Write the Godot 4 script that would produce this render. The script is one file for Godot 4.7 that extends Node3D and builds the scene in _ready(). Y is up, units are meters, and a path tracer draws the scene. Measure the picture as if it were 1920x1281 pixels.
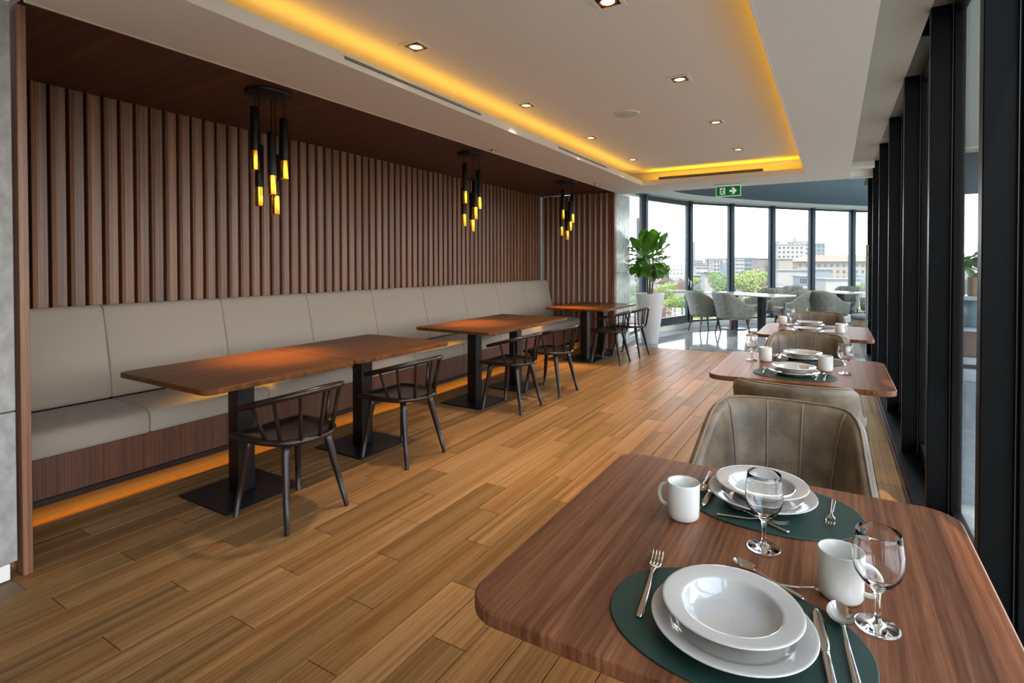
extends Node3D
# A restaurant dining room: banquette alcove on one side, window tables on the other, curved glazed lounge at the far end.

var M = {}            # materials by name
var rng = RandomNumberGenerator.new()

# ------------------------------------------------------------------ mesh builder
class MB:
	var st = SurfaceTool.new()
	var t = Transform3D()
	func _init():
		st.begin(Mesh.PRIMITIVE_TRIANGLES)
		st.set_smooth_group(-1)
	func smooth(on):
		st.set_smooth_group(1 if on else -1)
		return self
	func tri(a, b, c):
		st.add_vertex(t * a); st.add_vertex(t * c); st.add_vertex(t * b)
	func quad(a, b, c, d):
		tri(a, b, c); tri(a, c, d)
	func face(pts, out):                       # convex polygon turned to look along out
		var n: Vector3 = (pts[1] - pts[0]).cross(pts[2] - pts[0])
		if n.dot(out) < 0: pts.reverse()
		for i in range(1, pts.size() - 1): tri(pts[0], pts[i], pts[i + 1])
	func box(c, s, b = 0.0):                   # box with chamfered edges
		var h: Vector3 = s * 0.5
		b = min(b, min(h.x, min(h.y, h.z)) * 0.9)
		var at = func(sx, sy, sz, ax):
			var k = Vector3(h.x - b, h.y - b, h.z - b)
			k[ax] = h[ax]
			return c + Vector3(sx * k.x, sy * k.y, sz * k.z)
		for ax in 3:
			for s1 in [-1, 1]:
				var p = []
				for q in [[-1, -1], [1, -1], [1, 1], [-1, 1]]:
					var v = [0, 0, 0]
					v[ax] = s1; v[(ax + 1) % 3] = q[0]; v[(ax + 2) % 3] = q[1]
					p.append(at.call(v[0], v[1], v[2], ax))
				var o = Vector3(); o[ax] = s1
				face(p, o)
		if b <= 0: return self
		for ax in 3:
			var a1 = (ax + 1) % 3
			var a2 = (ax + 2) % 3
			for s1 in [-1, 1]:
				for s2 in [-1, 1]:
					var p = []
					for e in [[-1, a1], [1, a1], [1, a2], [-1, a2]]:
						var v = [0, 0, 0]
						v[ax] = e[0]; v[a1] = s1; v[a2] = s2
						p.append(at.call(v[0], v[1], v[2], e[1]))
					var o = Vector3(); o[a1] = s1; o[a2] = s2
					face(p, o)
		for sx in [-1, 1]:
			for sy in [-1, 1]:
				for sz in [-1, 1]:
					face([at.call(sx, sy, sz, 0), at.call(sx, sy, sz, 1), at.call(sx, sy, sz, 2)], Vector3(sx, sy, sz))
		return self
	func grid(rows, cu = false, cv = false):
		var n: int = rows.size()
		var m: int = rows[0].size()
		for i in (n if cu else n - 1):
			for j in (m if cv else m - 1):
				var i2 = (i + 1) % n
				var j2 = (j + 1) % m
				quad(rows[i][j], rows[i2][j], rows[i2][j2], rows[i][j2])
		return self
	func lathe(prof, n = 32, o = Vector3()):   # prof: [r, y] from the bottom outwards and up
		var rows = []
		for p in prof:
			var r = []
			for j in n:
				var a = TAU * j / n
				r.append(o + Vector3(p[0] * cos(a), p[1], p[0] * sin(a)))
			rows.append(r)
		return grid(rows, false, true)
	func tube(path, rad, n = 10, caps = true):
		var rows = []
		var up = Vector3.UP
		for i in path.size():
			var d: Vector3 = (path[min(i + 1, path.size() - 1)] - path[max(i - 1, 0)]).normalized()
			if abs(d.dot(up)) > 0.95: up = Vector3.RIGHT if abs(d.x) < 0.7 else Vector3.BACK
			var s = d.cross(up).normalized()
			up = s.cross(d).normalized()
			var r: float = rad[i] if rad is Array else rad
			var row = []
			for j in n:
				var a = TAU * j / n
				row.append(path[i] + (s * cos(a) + up * sin(a)) * r)
			rows.append(row)
		grid(rows, false, true)
		if caps:
			for e in [0, rows.size() - 1]:
				for j in n: tri(path[e], rows[e][j], rows[e][(j + 1) % n])
		return self
	func slab(poly, y0, y1, b = 0.0):          # convex outline (Vector2 x,z) between two heights, softened rim
		var c = Vector2()
		for p in poly: c += p / poly.size()
		var ring = func(y, k):
			var r = []
			for i in poly.size():
				var p: Vector2 = poly[i]
				var e: Vector2 = (poly[(i + 1) % poly.size()] - poly[i - 1]).normalized()
				var nn = Vector2(e.y, -e.x)
				if nn.dot(p - c) < 0: nn = -nn
				p -= nn * k
				r.append(Vector3(p.x, y, p.y))
			return r
		var rows = [ring.call(y0, b), ring.call(y0 + b * 0.4, b * 0.25), ring.call(y0 + b, 0.0), ring.call(y1 - b, 0.0), ring.call(y1 - b * 0.4, b * 0.25), ring.call(y1, b)] if b > 0 else [ring.call(y0, 0.0), ring.call(y1, 0.0)]
		if b > 0:
			for k in [[0, 3], [2, 4], [3, 6]]:
				st.set_smooth_group(k[0] + 2)
				grid(rows.slice(k[0], k[1]), false, true)
		else: grid(rows, false, true)
		var sm = [rows[0], rows[rows.size() - 1]]
		smooth(false)
		face(sm[0].duplicate(), Vector3.DOWN); face(sm[1].duplicate(), Vector3.UP)
		return self
	func plate(poly, tr, depth):               # flat outline of any shape (Vector2) given thickness along tr.z
		var keep = t
		t = t * tr
		var ix = Geometry2D.triangulate_polygon(PackedVector2Array(poly))
		for i in range(0, ix.size(), 3):
			var q = [poly[ix[i]], poly[ix[i + 1]], poly[ix[i + 2]]]
			face(q.map(func(p): return Vector3(p.x, p.y, depth)), Vector3.BACK)
			face(q.map(func(p): return Vector3(p.x, p.y, 0)), Vector3.FORWARD)
		for i in poly.size():
			var a: Vector2 = poly[i]
			var b: Vector2 = poly[(i + 1) % poly.size()]
			quad(Vector3(a.x, a.y, 0), Vector3(b.x, b.y, 0), Vector3(b.x, b.y, depth), Vector3(a.x, a.y, depth))
		t = keep
		return self
	func ribbon(sec, n = 8):                   # cross sections [z, y, half width, half thickness] along z
		var rows = []
		for s in sec:
			var r = []
			for j in n:
				var a = TAU * (j + 0.5) / n
				r.append(Vector3(sign(cos(a)) * pow(abs(cos(a)), 0.6) * s[2], s[1] + sin(a) * s[3], s[0]))
			rows.append(r)
		grid(rows, false, true)
		for e in [0, rows.size() - 1]:
			for j in n: tri(Vector3(0, sec[e][1], sec[e][0]), rows[e][j], rows[e][(j + 1) % n])
		return self
	func done():
		st.generate_normals()
		st.index()
		return st.commit()

func rrect(x0, x1, z0, z1, r, n = 6):
	var p = []
	for c in [[x1 - r, z1 - r, 0.0], [x0 + r, z1 - r, PI / 2], [x0 + r, z0 + r, PI], [x1 - r, z0 + r, 1.5 * PI]]:
		for i in n + 1:
			var a: float = c[2] + PI / 2 * i / n
			p.append(Vector2(c[0] + r * cos(a), c[1] + r * sin(a)))
	return p

# ------------------------------------------------------------------ scene helpers
func obj(called, mesh, mat, parent = null):
	var o = MeshInstance3D.new()
	o.name = called
	o.mesh = mesh.done() if mesh is MB else mesh
	o.material_override = M[mat] if mat is String else mat
	(parent if parent else self).add_child(o, true)
	return o

func thing(called, label, category, at = Vector3.ZERO, turn = 0.0, group = ""):
	var o = Node3D.new()
	o.name = called
	add_child(o, true)
	o.position = at
	o.rotation.y = turn
	return tag(o, label, category, group)

func tag(o, label, category, group = ""):
	o.set_meta("label", label)
	o.set_meta("category", category)
	if group: o.set_meta("group", group)
	return o

func struct(called, label, mesh = null, mat = null):
	var o
	if mesh: o = obj(called, mesh, mat)
	else:
		o = Node3D.new(); o.name = called; add_child(o, true)
	o.set_meta("kind", "structure")
	o.set_meta("label", label)
	return o

func dup(src, at, turn, label, called = ""):
	var o = src.duplicate()
	o.name = called if called else String(src.name).rstrip("0123456789")
	add_child(o, true)
	o.position = at
	o.rotation.y = turn
	o.set_meta("label", label)
	return o

# ------------------------------------------------------------------ materials
func mix3(a: Color, b: Color, t: float) -> Color: return a.lerp(b, t)

func stretched(seed_, w, h, fx, keep_h, oct = 3):   # seamless noise drawn out along v
	var n = FastNoiseLite.new()
	n.seed = seed_; n.frequency = fx; n.fractal_octaves = oct
	var im = n.get_seamless_image(w, keep_h)
	im.resize(w, h, Image.INTERPOLATE_CUBIC)
	im.convert(Image.FORMAT_L8)
	return im.get_data()

func wood_image(seed_, dark, light, w = 512, h = 512, fine = 0.45, pores = 0.3):
	var a = stretched(seed_, w, h, 0.012, 16, 2)
	var b = stretched(seed_ + 1, w, h, 0.06, 12, 3)
	var c = stretched(seed_ + 2, w, h, 0.25, 64, 2)
	var out = PackedByteArray(); out.resize(w * h * 3)
	var dr: float = dark.r; var dg: float = dark.g; var db: float = dark.b
	var er: float = light.r - dr; var eg: float = light.g - dg; var eb: float = light.b - db
	for i in w * h:
		var t: float = (a[i] * (1.0 - fine) + b[i] * fine) / 255.0
		t += (c[i] / 255.0 - 0.5) * pores
		t = clampf((t - 0.5) * 1.5 + 0.5, 0.0, 1.0)
		out[i * 3] = int((dr + er * t) * 255.0)
		out[i * 3 + 1] = int((dg + eg * t) * 255.0)
		out[i * 3 + 2] = int((db + eb * t) * 255.0)
	return Image.create_from_data(w, h, false, Image.FORMAT_RGB8, out)

func noise_tex(seed_, freq, ramp = null, size = 256, normal = false, oct = 4, bump = 4.0):
	var n = FastNoiseLite.new()
	n.seed = seed_; n.frequency = freq; n.fractal_octaves = oct
	var tx = NoiseTexture2D.new()
	tx.width = size; tx.height = size; tx.seamless = true; tx.noise = n
	if normal: tx.as_normal_map = true; tx.bump_strength = bump
	if ramp:
		var g = Gradient.new()
		g.offsets = PackedFloat32Array(ramp.map(func(r): return r[0]))
		g.colors = PackedColorArray(ramp.map(func(r): return r[1]))
		tx.color_ramp = g
	return tx

func mat(called, color, rough = 0.5, metal = 0.0, tex = null, scale = null, world = true):
	var m = StandardMaterial3D.new()
	m.resource_name = called
	m.albedo_color = color
	m.roughness = rough
	m.metallic = metal
	if tex:
		m.albedo_texture = tex
		m.uv1_triplanar = true
		m.uv1_world_triplanar = world
		m.uv1_triplanar_sharpness = 8.0
		m.uv1_scale = scale if scale else Vector3.ONE
	M[called] = m
	return m

func glow(called, color, energy):
	var m: StandardMaterial3D = mat(called, Color(0.9, 0.85, 0.75), 0.5)
	m.emission_enabled = true
	m.emission = color
	m.emission_energy_multiplier = energy
	return m

func make_materials():
	var W = Color.WHITE
	var walnut = ImageTexture.create_from_image(wood_image(11, Color(0.33, 0.19, 0.115), Color(0.54, 0.35, 0.235), 512, 512, 0.6, 0.35))
	var wimg = wood_image(31, Color(0.24, 0.12, 0.07), Color(0.40, 0.22, 0.13), 512, 512, 0.5, 0.2) as Image
	wimg.rotate_90(CLOCKWISE)
	var walnut_x = ImageTexture.create_from_image(wimg)
	var oak = ImageTexture.create_from_image(wood_image(51, Color(0.47, 0.33, 0.185), Color(0.63, 0.475, 0.305), 512, 512, 0.6, 0.3))
	mat("walnut_top", W, 0.36, 0.0, walnut, Vector3(1.7, 1.7, 0.5))
	var walnut_light = ImageTexture.create_from_image(wood_image(71, Color(0.385, 0.25, 0.17), Color(0.58, 0.41, 0.295), 512, 512, 0.6, 0.35))
	mat("walnut_upright", W, 0.38, 0.0, walnut_light, Vector3(2.0, 0.4, 2.0))
	mat("walnut_amber_lit", Color(0.87, 0.83, 0.60), 0.36, 0.0, walnut, Vector3(1.7, 1.7, 0.5))  # amber of the pendant light put into the banquette tabletop tint
	M["walnut_amber_lit"].metallic_specular = 0.3
	mat("walnut_base", Color(0.80, 0.76, 0.72), 0.45, 0.0, walnut, Vector3(2.4, 0.35, 2.4))
	M["walnut_top"].metallic_specular = 0.32
	mat("walnut_ceiling", W, 0.45, 0.0, walnut_x, Vector3(0.4, 1.0, 1.6))
	for i in 6:
		var k: float = [1.0, 0.95, 1.05, 0.97, 1.02, 0.92][i]
		var f: StandardMaterial3D = mat("oak_plank_%d" % i, Color(k, k * [1.0, 0.98, 1.0, 1.02, 0.97, 1.0][i], k * [1.0, 0.95, 1.03, 1.0, 0.95, 1.0][i]) * 0.96, 0.40, 0.0, oak, Vector3(2.1, 1.0, 0.55))
		f.metallic_specular = 0.22
		f.uv1_offset = Vector3(0.17 * i, 0.0, 0.31 * i)
	mat("grout", Color(0.50, 0.41, 0.32), 0.8)
	mat("plaster", Color(0.91, 0.895, 0.87), 0.9)
	mat("plaster_grey", Color(0.80, 0.81, 0.785), 0.9)
	mat("pocket", Color(0.66, 0.63, 0.58), 0.9)
	mat("fascia", Color(0.27, 0.335, 0.37), 0.7)
	mat("white_trim", Color(0.92, 0.90, 0.86), 0.5)
	mat("bead", Color(0.78, 0.74, 0.68), 0.5)
	mat("stone", W, 0.75, 0.0, noise_tex(5, 0.02, [[0.0, Color(0.53, 0.52, 0.50)], [0.5, Color(0.60, 0.59, 0.57)], [1.0, Color(0.66, 0.65, 0.63)]], 512, false, 6), Vector3(1.6, 1.1, 1.6))
	M["stone"].normal_enabled = true
	M["stone"].normal_texture = noise_tex(6, 0.03, null, 512, true, 5, 3.0)
	M["stone"].normal_scale = 0.5
	mat("marble", W, 0.06, 0.0, noise_tex(8, 0.012, [[0.0, Color(0.34, 0.375, 0.40)], [0.45, Color(0.47, 0.505, 0.53)], [0.55, Color(0.50, 0.53, 0.55)], [1.0, Color(0.58, 0.605, 0.62)]], 512, false, 6), Vector3(0.5, 1, 0.9))
	mat("marble_wall", W, 0.2, 0.0, noise_tex(9, 0.012, [[0.0, Color(0.58, 0.63, 0.615)], [0.45, Color(0.70, 0.735, 0.72)], [1.0, Color(0.77, 0.80, 0.785)]], 512, false, 5), Vector3(1.2, 0.9, 1.2))
	mat("terrace_stone", W, 0.35, 0.0, noise_tex(12, 0.02, [[0.0, Color(0.36, 0.39, 0.40)], [0.5, Color(0.46, 0.49, 0.495)], [1.0, Color(0.55, 0.57, 0.575)]], 512, false, 6), Vector3(0.9, 1, 0.5))
	mat("black_metal", Color(0.045, 0.045, 0.05), 0.38, 0.3)
	mat("frame_metal", Color(0.028, 0.032, 0.038), 0.42, 0.0)
	M["frame_metal"].metallic_specular = 0.22
	mat("lounge_frame", Color(0.16, 0.22, 0.25), 0.4, 0.2)
	mat("dark_wood", Color(0.135, 0.085, 0.065), 0.33)
	mat("leg_wood", Color(0.22, 0.13, 0.09), 0.4)
	mat("fabric", W, 0.95, 0.0, noise_tex(14, 0.25, [[0.0, Color(0.565, 0.515, 0.455)], [1.0, Color(0.665, 0.61, 0.55)]], 256, false, 2), Vector3(3.0, 3.0, 3.0))
	M["fabric"].rim_enabled = true; M["fabric"].rim = 0.25
	mat("leather", W, 0.5, 0.0, noise_tex(15, 0.012, [[0.2, Color(0.335, 0.28, 0.215)], [0.5, Color(0.395, 0.335, 0.26)], [0.85, Color(0.455, 0.39, 0.31)]], 256, false, 4), Vector3(2.6, 2.6, 2.6))
	M["leather"].normal_enabled = true
	M["leather"].normal_texture = noise_tex(16, 0.08, null, 256, true, 3, 2.0)
	M["leather"].normal_scale = 0.25
	mat("leather_seam", Color(0.45, 0.385, 0.31), 0.5)
	mat("velvet", W, 0.8, 0.0, noise_tex(17, 0.02, [[0.0, Color(0.36, 0.365, 0.33)], [1.0, Color(0.47, 0.475, 0.44)]], 256, false, 3), Vector3(2.0, 2.0, 2.0))
	M["velvet"].rim_enabled = true; M["velvet"].rim = 0.3
	mat("velvet_seam", Color(0.30, 0.30, 0.28), 0.8)
	mat("gold", Color(0.95, 0.70, 0.20), 0.16, 1.0)
	mat("steel", Color(0.80, 0.79, 0.77), 0.13, 1.0)
	mat("porcelain", Color(0.71, 0.685, 0.65), 0.12)
	M["porcelain"].clearcoat_enabled = true; M["porcelain"].clearcoat = 0.6; M["porcelain"].clearcoat_roughness = 0.04
	mat("mug_glaze", Color(0.85, 0.83, 0.785), 0.2)
	mat("green_mat", Color(0.085, 0.20, 0.165), 0.5)
	mat("pot_white", Color(0.80, 0.795, 0.79), 0.35)
	mat("soil", Color(0.16, 0.12, 0.09), 0.95)
	mat("bark", Color(0.33, 0.24, 0.15), 0.85)
	for i in 3:
		var lf: StandardMaterial3D = mat("fig_leaf_%d" % i, [Color(0.27, 0.42, 0.13), Color(0.20, 0.345, 0.105), Color(0.36, 0.53, 0.15)][i], 0.35)
		lf.backlight_enabled = true
		lf.backlight = Color(0.35, 0.55, 0.12) * 0.8
	mat("sign_green", Color(0.0, 0.42, 0.19), 0.4)
	mat("sign_white", Color(0.92, 0.97, 0.93), 0.4)
	M["sign_green"].emission_enabled = true; M["sign_green"].emission = Color(0.0, 0.5, 0.22); M["sign_green"].emission_energy_multiplier = 0.05
	M["sign_white"].emission_enabled = true; M["sign_white"].emission = Color(0.85, 1.0, 0.9); M["sign_white"].emission_energy_multiplier = 0.08
	mat("vent_dark", Color(0.10, 0.085, 0.06), 0.6)
	mat("reflector", Color(0.05, 0.035, 0.02), 0.3, 0.5)
	mat("lens_ring", Color(0.85, 0.55, 0.2), 0.2, 1.0)
	mat("table_white", Color(0.62, 0.645, 0.655), 0.16)
	mat("pane", Color(1, 1, 1, 0.04), 0.0)
	M["pane"].transparency = BaseMaterial3D.TRANSPARENCY_ALPHA
	mat("glassware", Color(1, 1, 1, 0.0), 0.0)
	M["glassware"].refraction_enabled = true
	M["glassware"].refraction_scale = 0.05
	glow("warm_bulb", Color(1.0, 0.80, 0.50), 2.5)
	glow("pendant_bulb", Color(1.0, 0.72, 0.36), 1.5)
	glow("led_strip", Color(1.0, 0.72, 0.07), 0.25)
	# outside
	mat("city_ground", Color(0.24, 0.26, 0.22), 0.95)
	mat("white_render", Color(0.443, 0.433, 0.417), 0.8)
	mat("cream_render", Color(0.409, 0.372, 0.334), 0.8)
	mat("pink_render", Color(0.365, 0.327, 0.319), 0.8)
	mat("blue_render", Color(0.304, 0.346, 0.365), 0.8)
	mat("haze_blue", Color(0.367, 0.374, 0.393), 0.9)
	mat("window_dark", Color(0.091, 0.108, 0.122), 0.3)
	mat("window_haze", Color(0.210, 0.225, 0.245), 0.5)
	mat("window_teal", Color(0.116, 0.181, 0.201), 0.3)
	mat("flat_roof", Color(0.374, 0.370, 0.359), 0.9)
	mat("roof_tile", Color(0.281, 0.179, 0.141), 0.85)
	mat("roof_tile_pale", Color(0.327, 0.228, 0.198), 0.85)
	mat("roof_tan", Color(0.357, 0.281, 0.220), 0.85)
	for i in 3:
		var cr: StandardMaterial3D = mat("crown_%d" % i, [Color(0.25, 0.35, 0.07), Color(0.38, 0.43, 0.08), Color(0.16, 0.27, 0.07)][i], 0.8)
		cr.backlight_enabled = true
		cr.backlight = Color(0.4, 0.5, 0.1) * 0.6
	mat("brown_panel", Color(0.36, 0.25, 0.20), 0.4)
	mat("aqua", Color(0.42, 0.58, 0.62), 0.3)
	mat("crate_wood", Color(0.55, 0.43, 0.22), 0.6)

# ------------------------------------------------------------------ main
const CEIL := 2.5            # underside of the lower plaster ceiling
const TRAY := 2.72           # underside of the raised tray
const XE := -2.99            # front edge of the alcove
const WX := 0.42             # inner face of the window fins

func _ready():
	rng.seed = 4242
	# camera: level lens with the frame shifted down
	var cam = Camera3D.new()
	cam.name = "camera"
	add_child(cam)
	cam.position = Vector3(0, 1.37, 0)
	cam.rotation_degrees = Vector3(-0.807, 30.688, -0.061)
	cam.projection = Camera3D.PROJECTION_FRUSTUM
	cam.near = 0.05
	cam.far = 4000.0
	cam.size = 2.0 * cam.near * 640.5 / 999.976
	cam.frustum_offset = Vector2(-(970.93 - 960.0), -(640.5 - 508.616)) / 999.976 * cam.near
	cam.current = true
	# sky, sun, exposure
	var env = Environment.new()
	env.background_mode = Environment.BG_SKY
	env.sky = Sky.new()
	var sky = ProceduralSkyMaterial.new()
	sky.sky_top_color = Color(0.76, 0.85, 0.95)
	sky.sky_horizon_color = Color(0.97, 0.975, 0.98)
	sky.sky_curve = 0.25
	sky.ground_bottom_color = Color(0.55, 0.55, 0.52)
	sky.ground_horizon_color = Color(0.85, 0.85, 0.84)
	sky.sky_energy_multiplier = 1.0
	sky.ground_energy_multiplier = 0.7
	env.sky.sky_material = sky
	env.background_energy_multiplier = 2.0
	env.tonemap_mode = Environment.TONE_MAPPER_LINEAR
	env.tonemap_exposure = 3.9
	env.sdfgi_enabled = true
	env.ssao_enabled = true
	env.ssil_enabled = true
	var we = WorldEnvironment.new()
	we.name = "sky"
	we.environment = env
	add_child(we)
	var sun = DirectionalLight3D.new()
	sun.name = "sun"
	sun.light_color = Color(1.0, 0.96, 0.88)
	sun.light_energy = 1.0
	sun.light_angular_distance = 0.6
	sun.shadow_enabled = true
	sun.rotation_degrees = Vector3(-58, 20, 0)
	sun.sky_mode = DirectionalLight3D.SKY_MODE_LIGHT_ONLY
	add_child(sun)

	make_materials()
	build_shell()
	build_alcove()
	build_ceiling_fittings()
	build_right_windows()
	build_lounge_shell()
	build_alcove_furniture()
	build_window_tables()
	build_lounge_furniture()
	build_plant()
	build_side_room()
	build_city()

# ------------------------------------------------------------------ shell
func wallbox(called, label, c, s, m, b = 0.0):
	return struct(called, label, MB.new().box(c, s, b), m)

func build_shell():
	# floor: stepped rows of oak-look planks, 15 cm wide
	var fl = struct("floor", "brown oak plank floor laid in stepped rows towards the lounge")
	obj("subfloor", MB.new().box(Vector3(-1.9, -0.06, -2.2), Vector3(5.4, 0.10, 12.8)), "grout", fl)
	var full = MB.new().box(Vector3(), Vector3(0.1465, 0.012, 0.9265), 0.0012).done()
	var row = 0
	var x = 0.31
	while x > -3.62:
		var z0: float = 0.35 - 0.31 * ((row + 2) % 3)
		while z0 > -8.6:
			var z1: float = max(z0 - 0.93, -8.62)
			var start = z0
			if x < -2.98: z0 = min(z0, -0.86)
			if z0 > z1 + 0.03:
				var mesh = full
				if z0 - z1 < 0.92:
					mesh = MB.new().box(Vector3(), Vector3(0.1465, 0.012, z0 - z1 - 0.0035), 0.0012).done()
				var p = obj("plank", mesh, "oak_plank_%d" % rng.randi_range(0, 5), fl)
				p.position = Vector3(x, -0.006, (z0 + z1) / 2)
			z0 = start - 0.93
		x -= 0.15
		row += 1
	wallbox("floor_near", "plain oak floor behind the nearest table", Vector3(-1.5, -0.006, 2.2), Vector3(5.0, 0.012, 3.66), "oak_plank_0")
	# marble floor of the lounge, large polished slabs
	var mf = struct("floor_lounge", "polished grey marble floor of the glazed lounge")
	var rim = [Vector2(-3.25, -8.62)]
	for p in LP: rim.append(p + Vector2(-0.04, -0.05))
	rim.append_array([Vector2(1.50, -16.9), Vector2(1.15, -8.62)])
	obj("subfloor", MB.new().slab(rim, -0.10, -0.021), "grout", mf)
	for i in 6:
		for j in 8:
			var x0 = -4.499 + i * 1.2
			var z0 = -8.622 - j * 1.2
			for q in Geometry2D.intersect_polygons(PackedVector2Array([Vector2(x0, z0), Vector2(x0 + 1.198, z0), Vector2(x0 + 1.198, z0 - 1.198), Vector2(x0, z0 - 1.198)]), PackedVector2Array(rim)):
				if q.size() > 2: obj("slab", MB.new().slab(Array(q), -0.0205, -0.0005), "marble", mf)
	# roof and outer walls
	wallbox("ceiling_roof", "roof slab above the dining room", Vector3(-2.1, 3.3, -2.0), Vector3(5.7, 0.2, 12.9), "plaster")
	wallbox("ceiling_high", "high ceiling over the glazed lounge", Vector3(-1.3, 3.8, -13.1), Vector3(6.6, 0.2, 9.6), "plaster")
	# raised tray
	wallbox("ceiling_tray", "raised beige plaster ceiling panel of the lit tray", Vector3(-1.38, TRAY + 0.03, -4.4), Vector3(2.9, 0.06, 6.9), "plaster")
	# lower ceiling ring round the tray: hole x -2.40..-0.33, z -1.25..-7.60
	var lc = struct("ceiling", "lower grey plaster ceiling ring around the lit tray")
	var hx0 = -2.40
	var hx1 = -0.325
	var hz0 = -1.25
	var hz1 = -7.60
	for b in [[XE, hx0, 4.0, -8.4], [hx1, 0.165, 4.0, -8.4], [hx0, hx1, 4.0, hz0], [hx0, hx1, hz1, -8.4]]:
		obj("soffit_board", MB.new().box(Vector3((b[0] + b[1]) / 2, CEIL + 0.006, (b[2] + b[3]) / 2), Vector3(b[1] - b[0], 0.012, abs(b[2] - b[3]))), "plaster", lc)
	# lips of the cove, and the trough sides up to the tray
	var lip = 0.072
	for b in [[hx0 - 0.012, hx0 + 0.003, hz0, hz1, lip], [hx1 + 0.0005, hx1 + 0.0125, hz0, hz1, lip], [hx0, hx1, hz0 - 0.003, hz0 + 0.012, lip], [hx0, hx1, hz1 - 0.012, hz1 + 0.003, 0.068]]:
		obj("cove_lip", MB.new().box(Vector3((b[0] + b[1]) / 2, CEIL - 0.001 + b[4] / 2, (b[2] + b[3]) / 2), Vector3(max(abs(b[1] - b[0]), 0.012), b[4], max(abs(b[2] - b[3]), 0.012)), 0.001), "white_trim", lc)
	for b in [[-2.80, -2.74, -1.0, -7.95], [0.0, 0.06, -1.0, -7.95], [-2.8, 0.06, -0.94, -1.0], [-2.8, 0.06, -7.95, -7.90]]:
		obj("cove_side", MB.new().box(Vector3((b[0] + b[1]) / 2, (CEIL + 0.012 + TRAY) / 2, (b[2] + b[3]) / 2), Vector3(abs(b[1] - b[0]), TRAY - CEIL - 0.012, abs(b[2] - b[3]))), "plaster", lc)
	# edge of the lower ceiling above the lounge, and the closing board up to the roof
	obj("edge_board", MB.new().box(Vector3(-1.41, 3.11, -8.36), Vector3(4.2, 1.20, 0.06)), "plaster", lc)
	# curtain pocket along the windows
	var cp = struct("ceiling_pocket", "curtain pocket in the plaster ceiling along the windows")
	obj("pocket_top", MB.new().box(Vector3(0.36, 2.70, -2.3), Vector3(0.42, 0.03, 12.6)), "pocket", cp)
	obj("pocket_side", MB.new().box(Vector3(0.160, 2.61, -2.2), Vector3(0.012, 0.20, 12.4)), "plaster", cp)
	obj("pocket_step", MB.new().box(Vector3(0.30, 2.64, -8.30), Vector3(0.27, 0.09, 0.2)), "plaster", cp)
	obj("pocket_step", MB.new().box(Vector3(0.30, 2.55, -8.40), Vector3(0.27, 0.10, 0.1)), "plaster", cp)
	# near wall on the left: stone slabs with a pale skirting
	var wl = struct("wall_left", "pale rough stone wall in two courses left of the alcove")
	obj("backing", MB.new().box(Vector3(-3.13, 1.25, 1.55), Vector3(0.08, 2.5, 4.80)), "grout", wl)
	for b in [[0.075, 0.727], [0.733, 2.5]]:
		for k in 4:
			obj("stone_slab", MB.new().box(Vector3(-3.075, (b[0] + b[1]) / 2, -0.275 + k * 1.2), Vector3(0.03, b[1] - b[0], 1.196), 0.003), "stone", wl)
	wallbox("baseboard_left", "cream skirting under the stone wall", Vector3(-3.078, 0.035, 1.565), Vector3(0.024, 0.07, 4.83), "white_trim", 0.003)
	# unseen wall behind the camera, closed and dark to cut light from behind
	wallbox("wall_back_unseen", "unseen wall behind the viewer, dark to keep the table edges shaded", Vector3(-1.35, 1.25, 4.05), Vector3(3.8, 2.5, 0.1), "dark_wood")
	wallbox("wall_back_top", "unseen plaster band above the rear wall", Vector3(-1.4, 2.9, 4.05), Vector3(3.6, 0.8, 0.1), "plaster")

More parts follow.
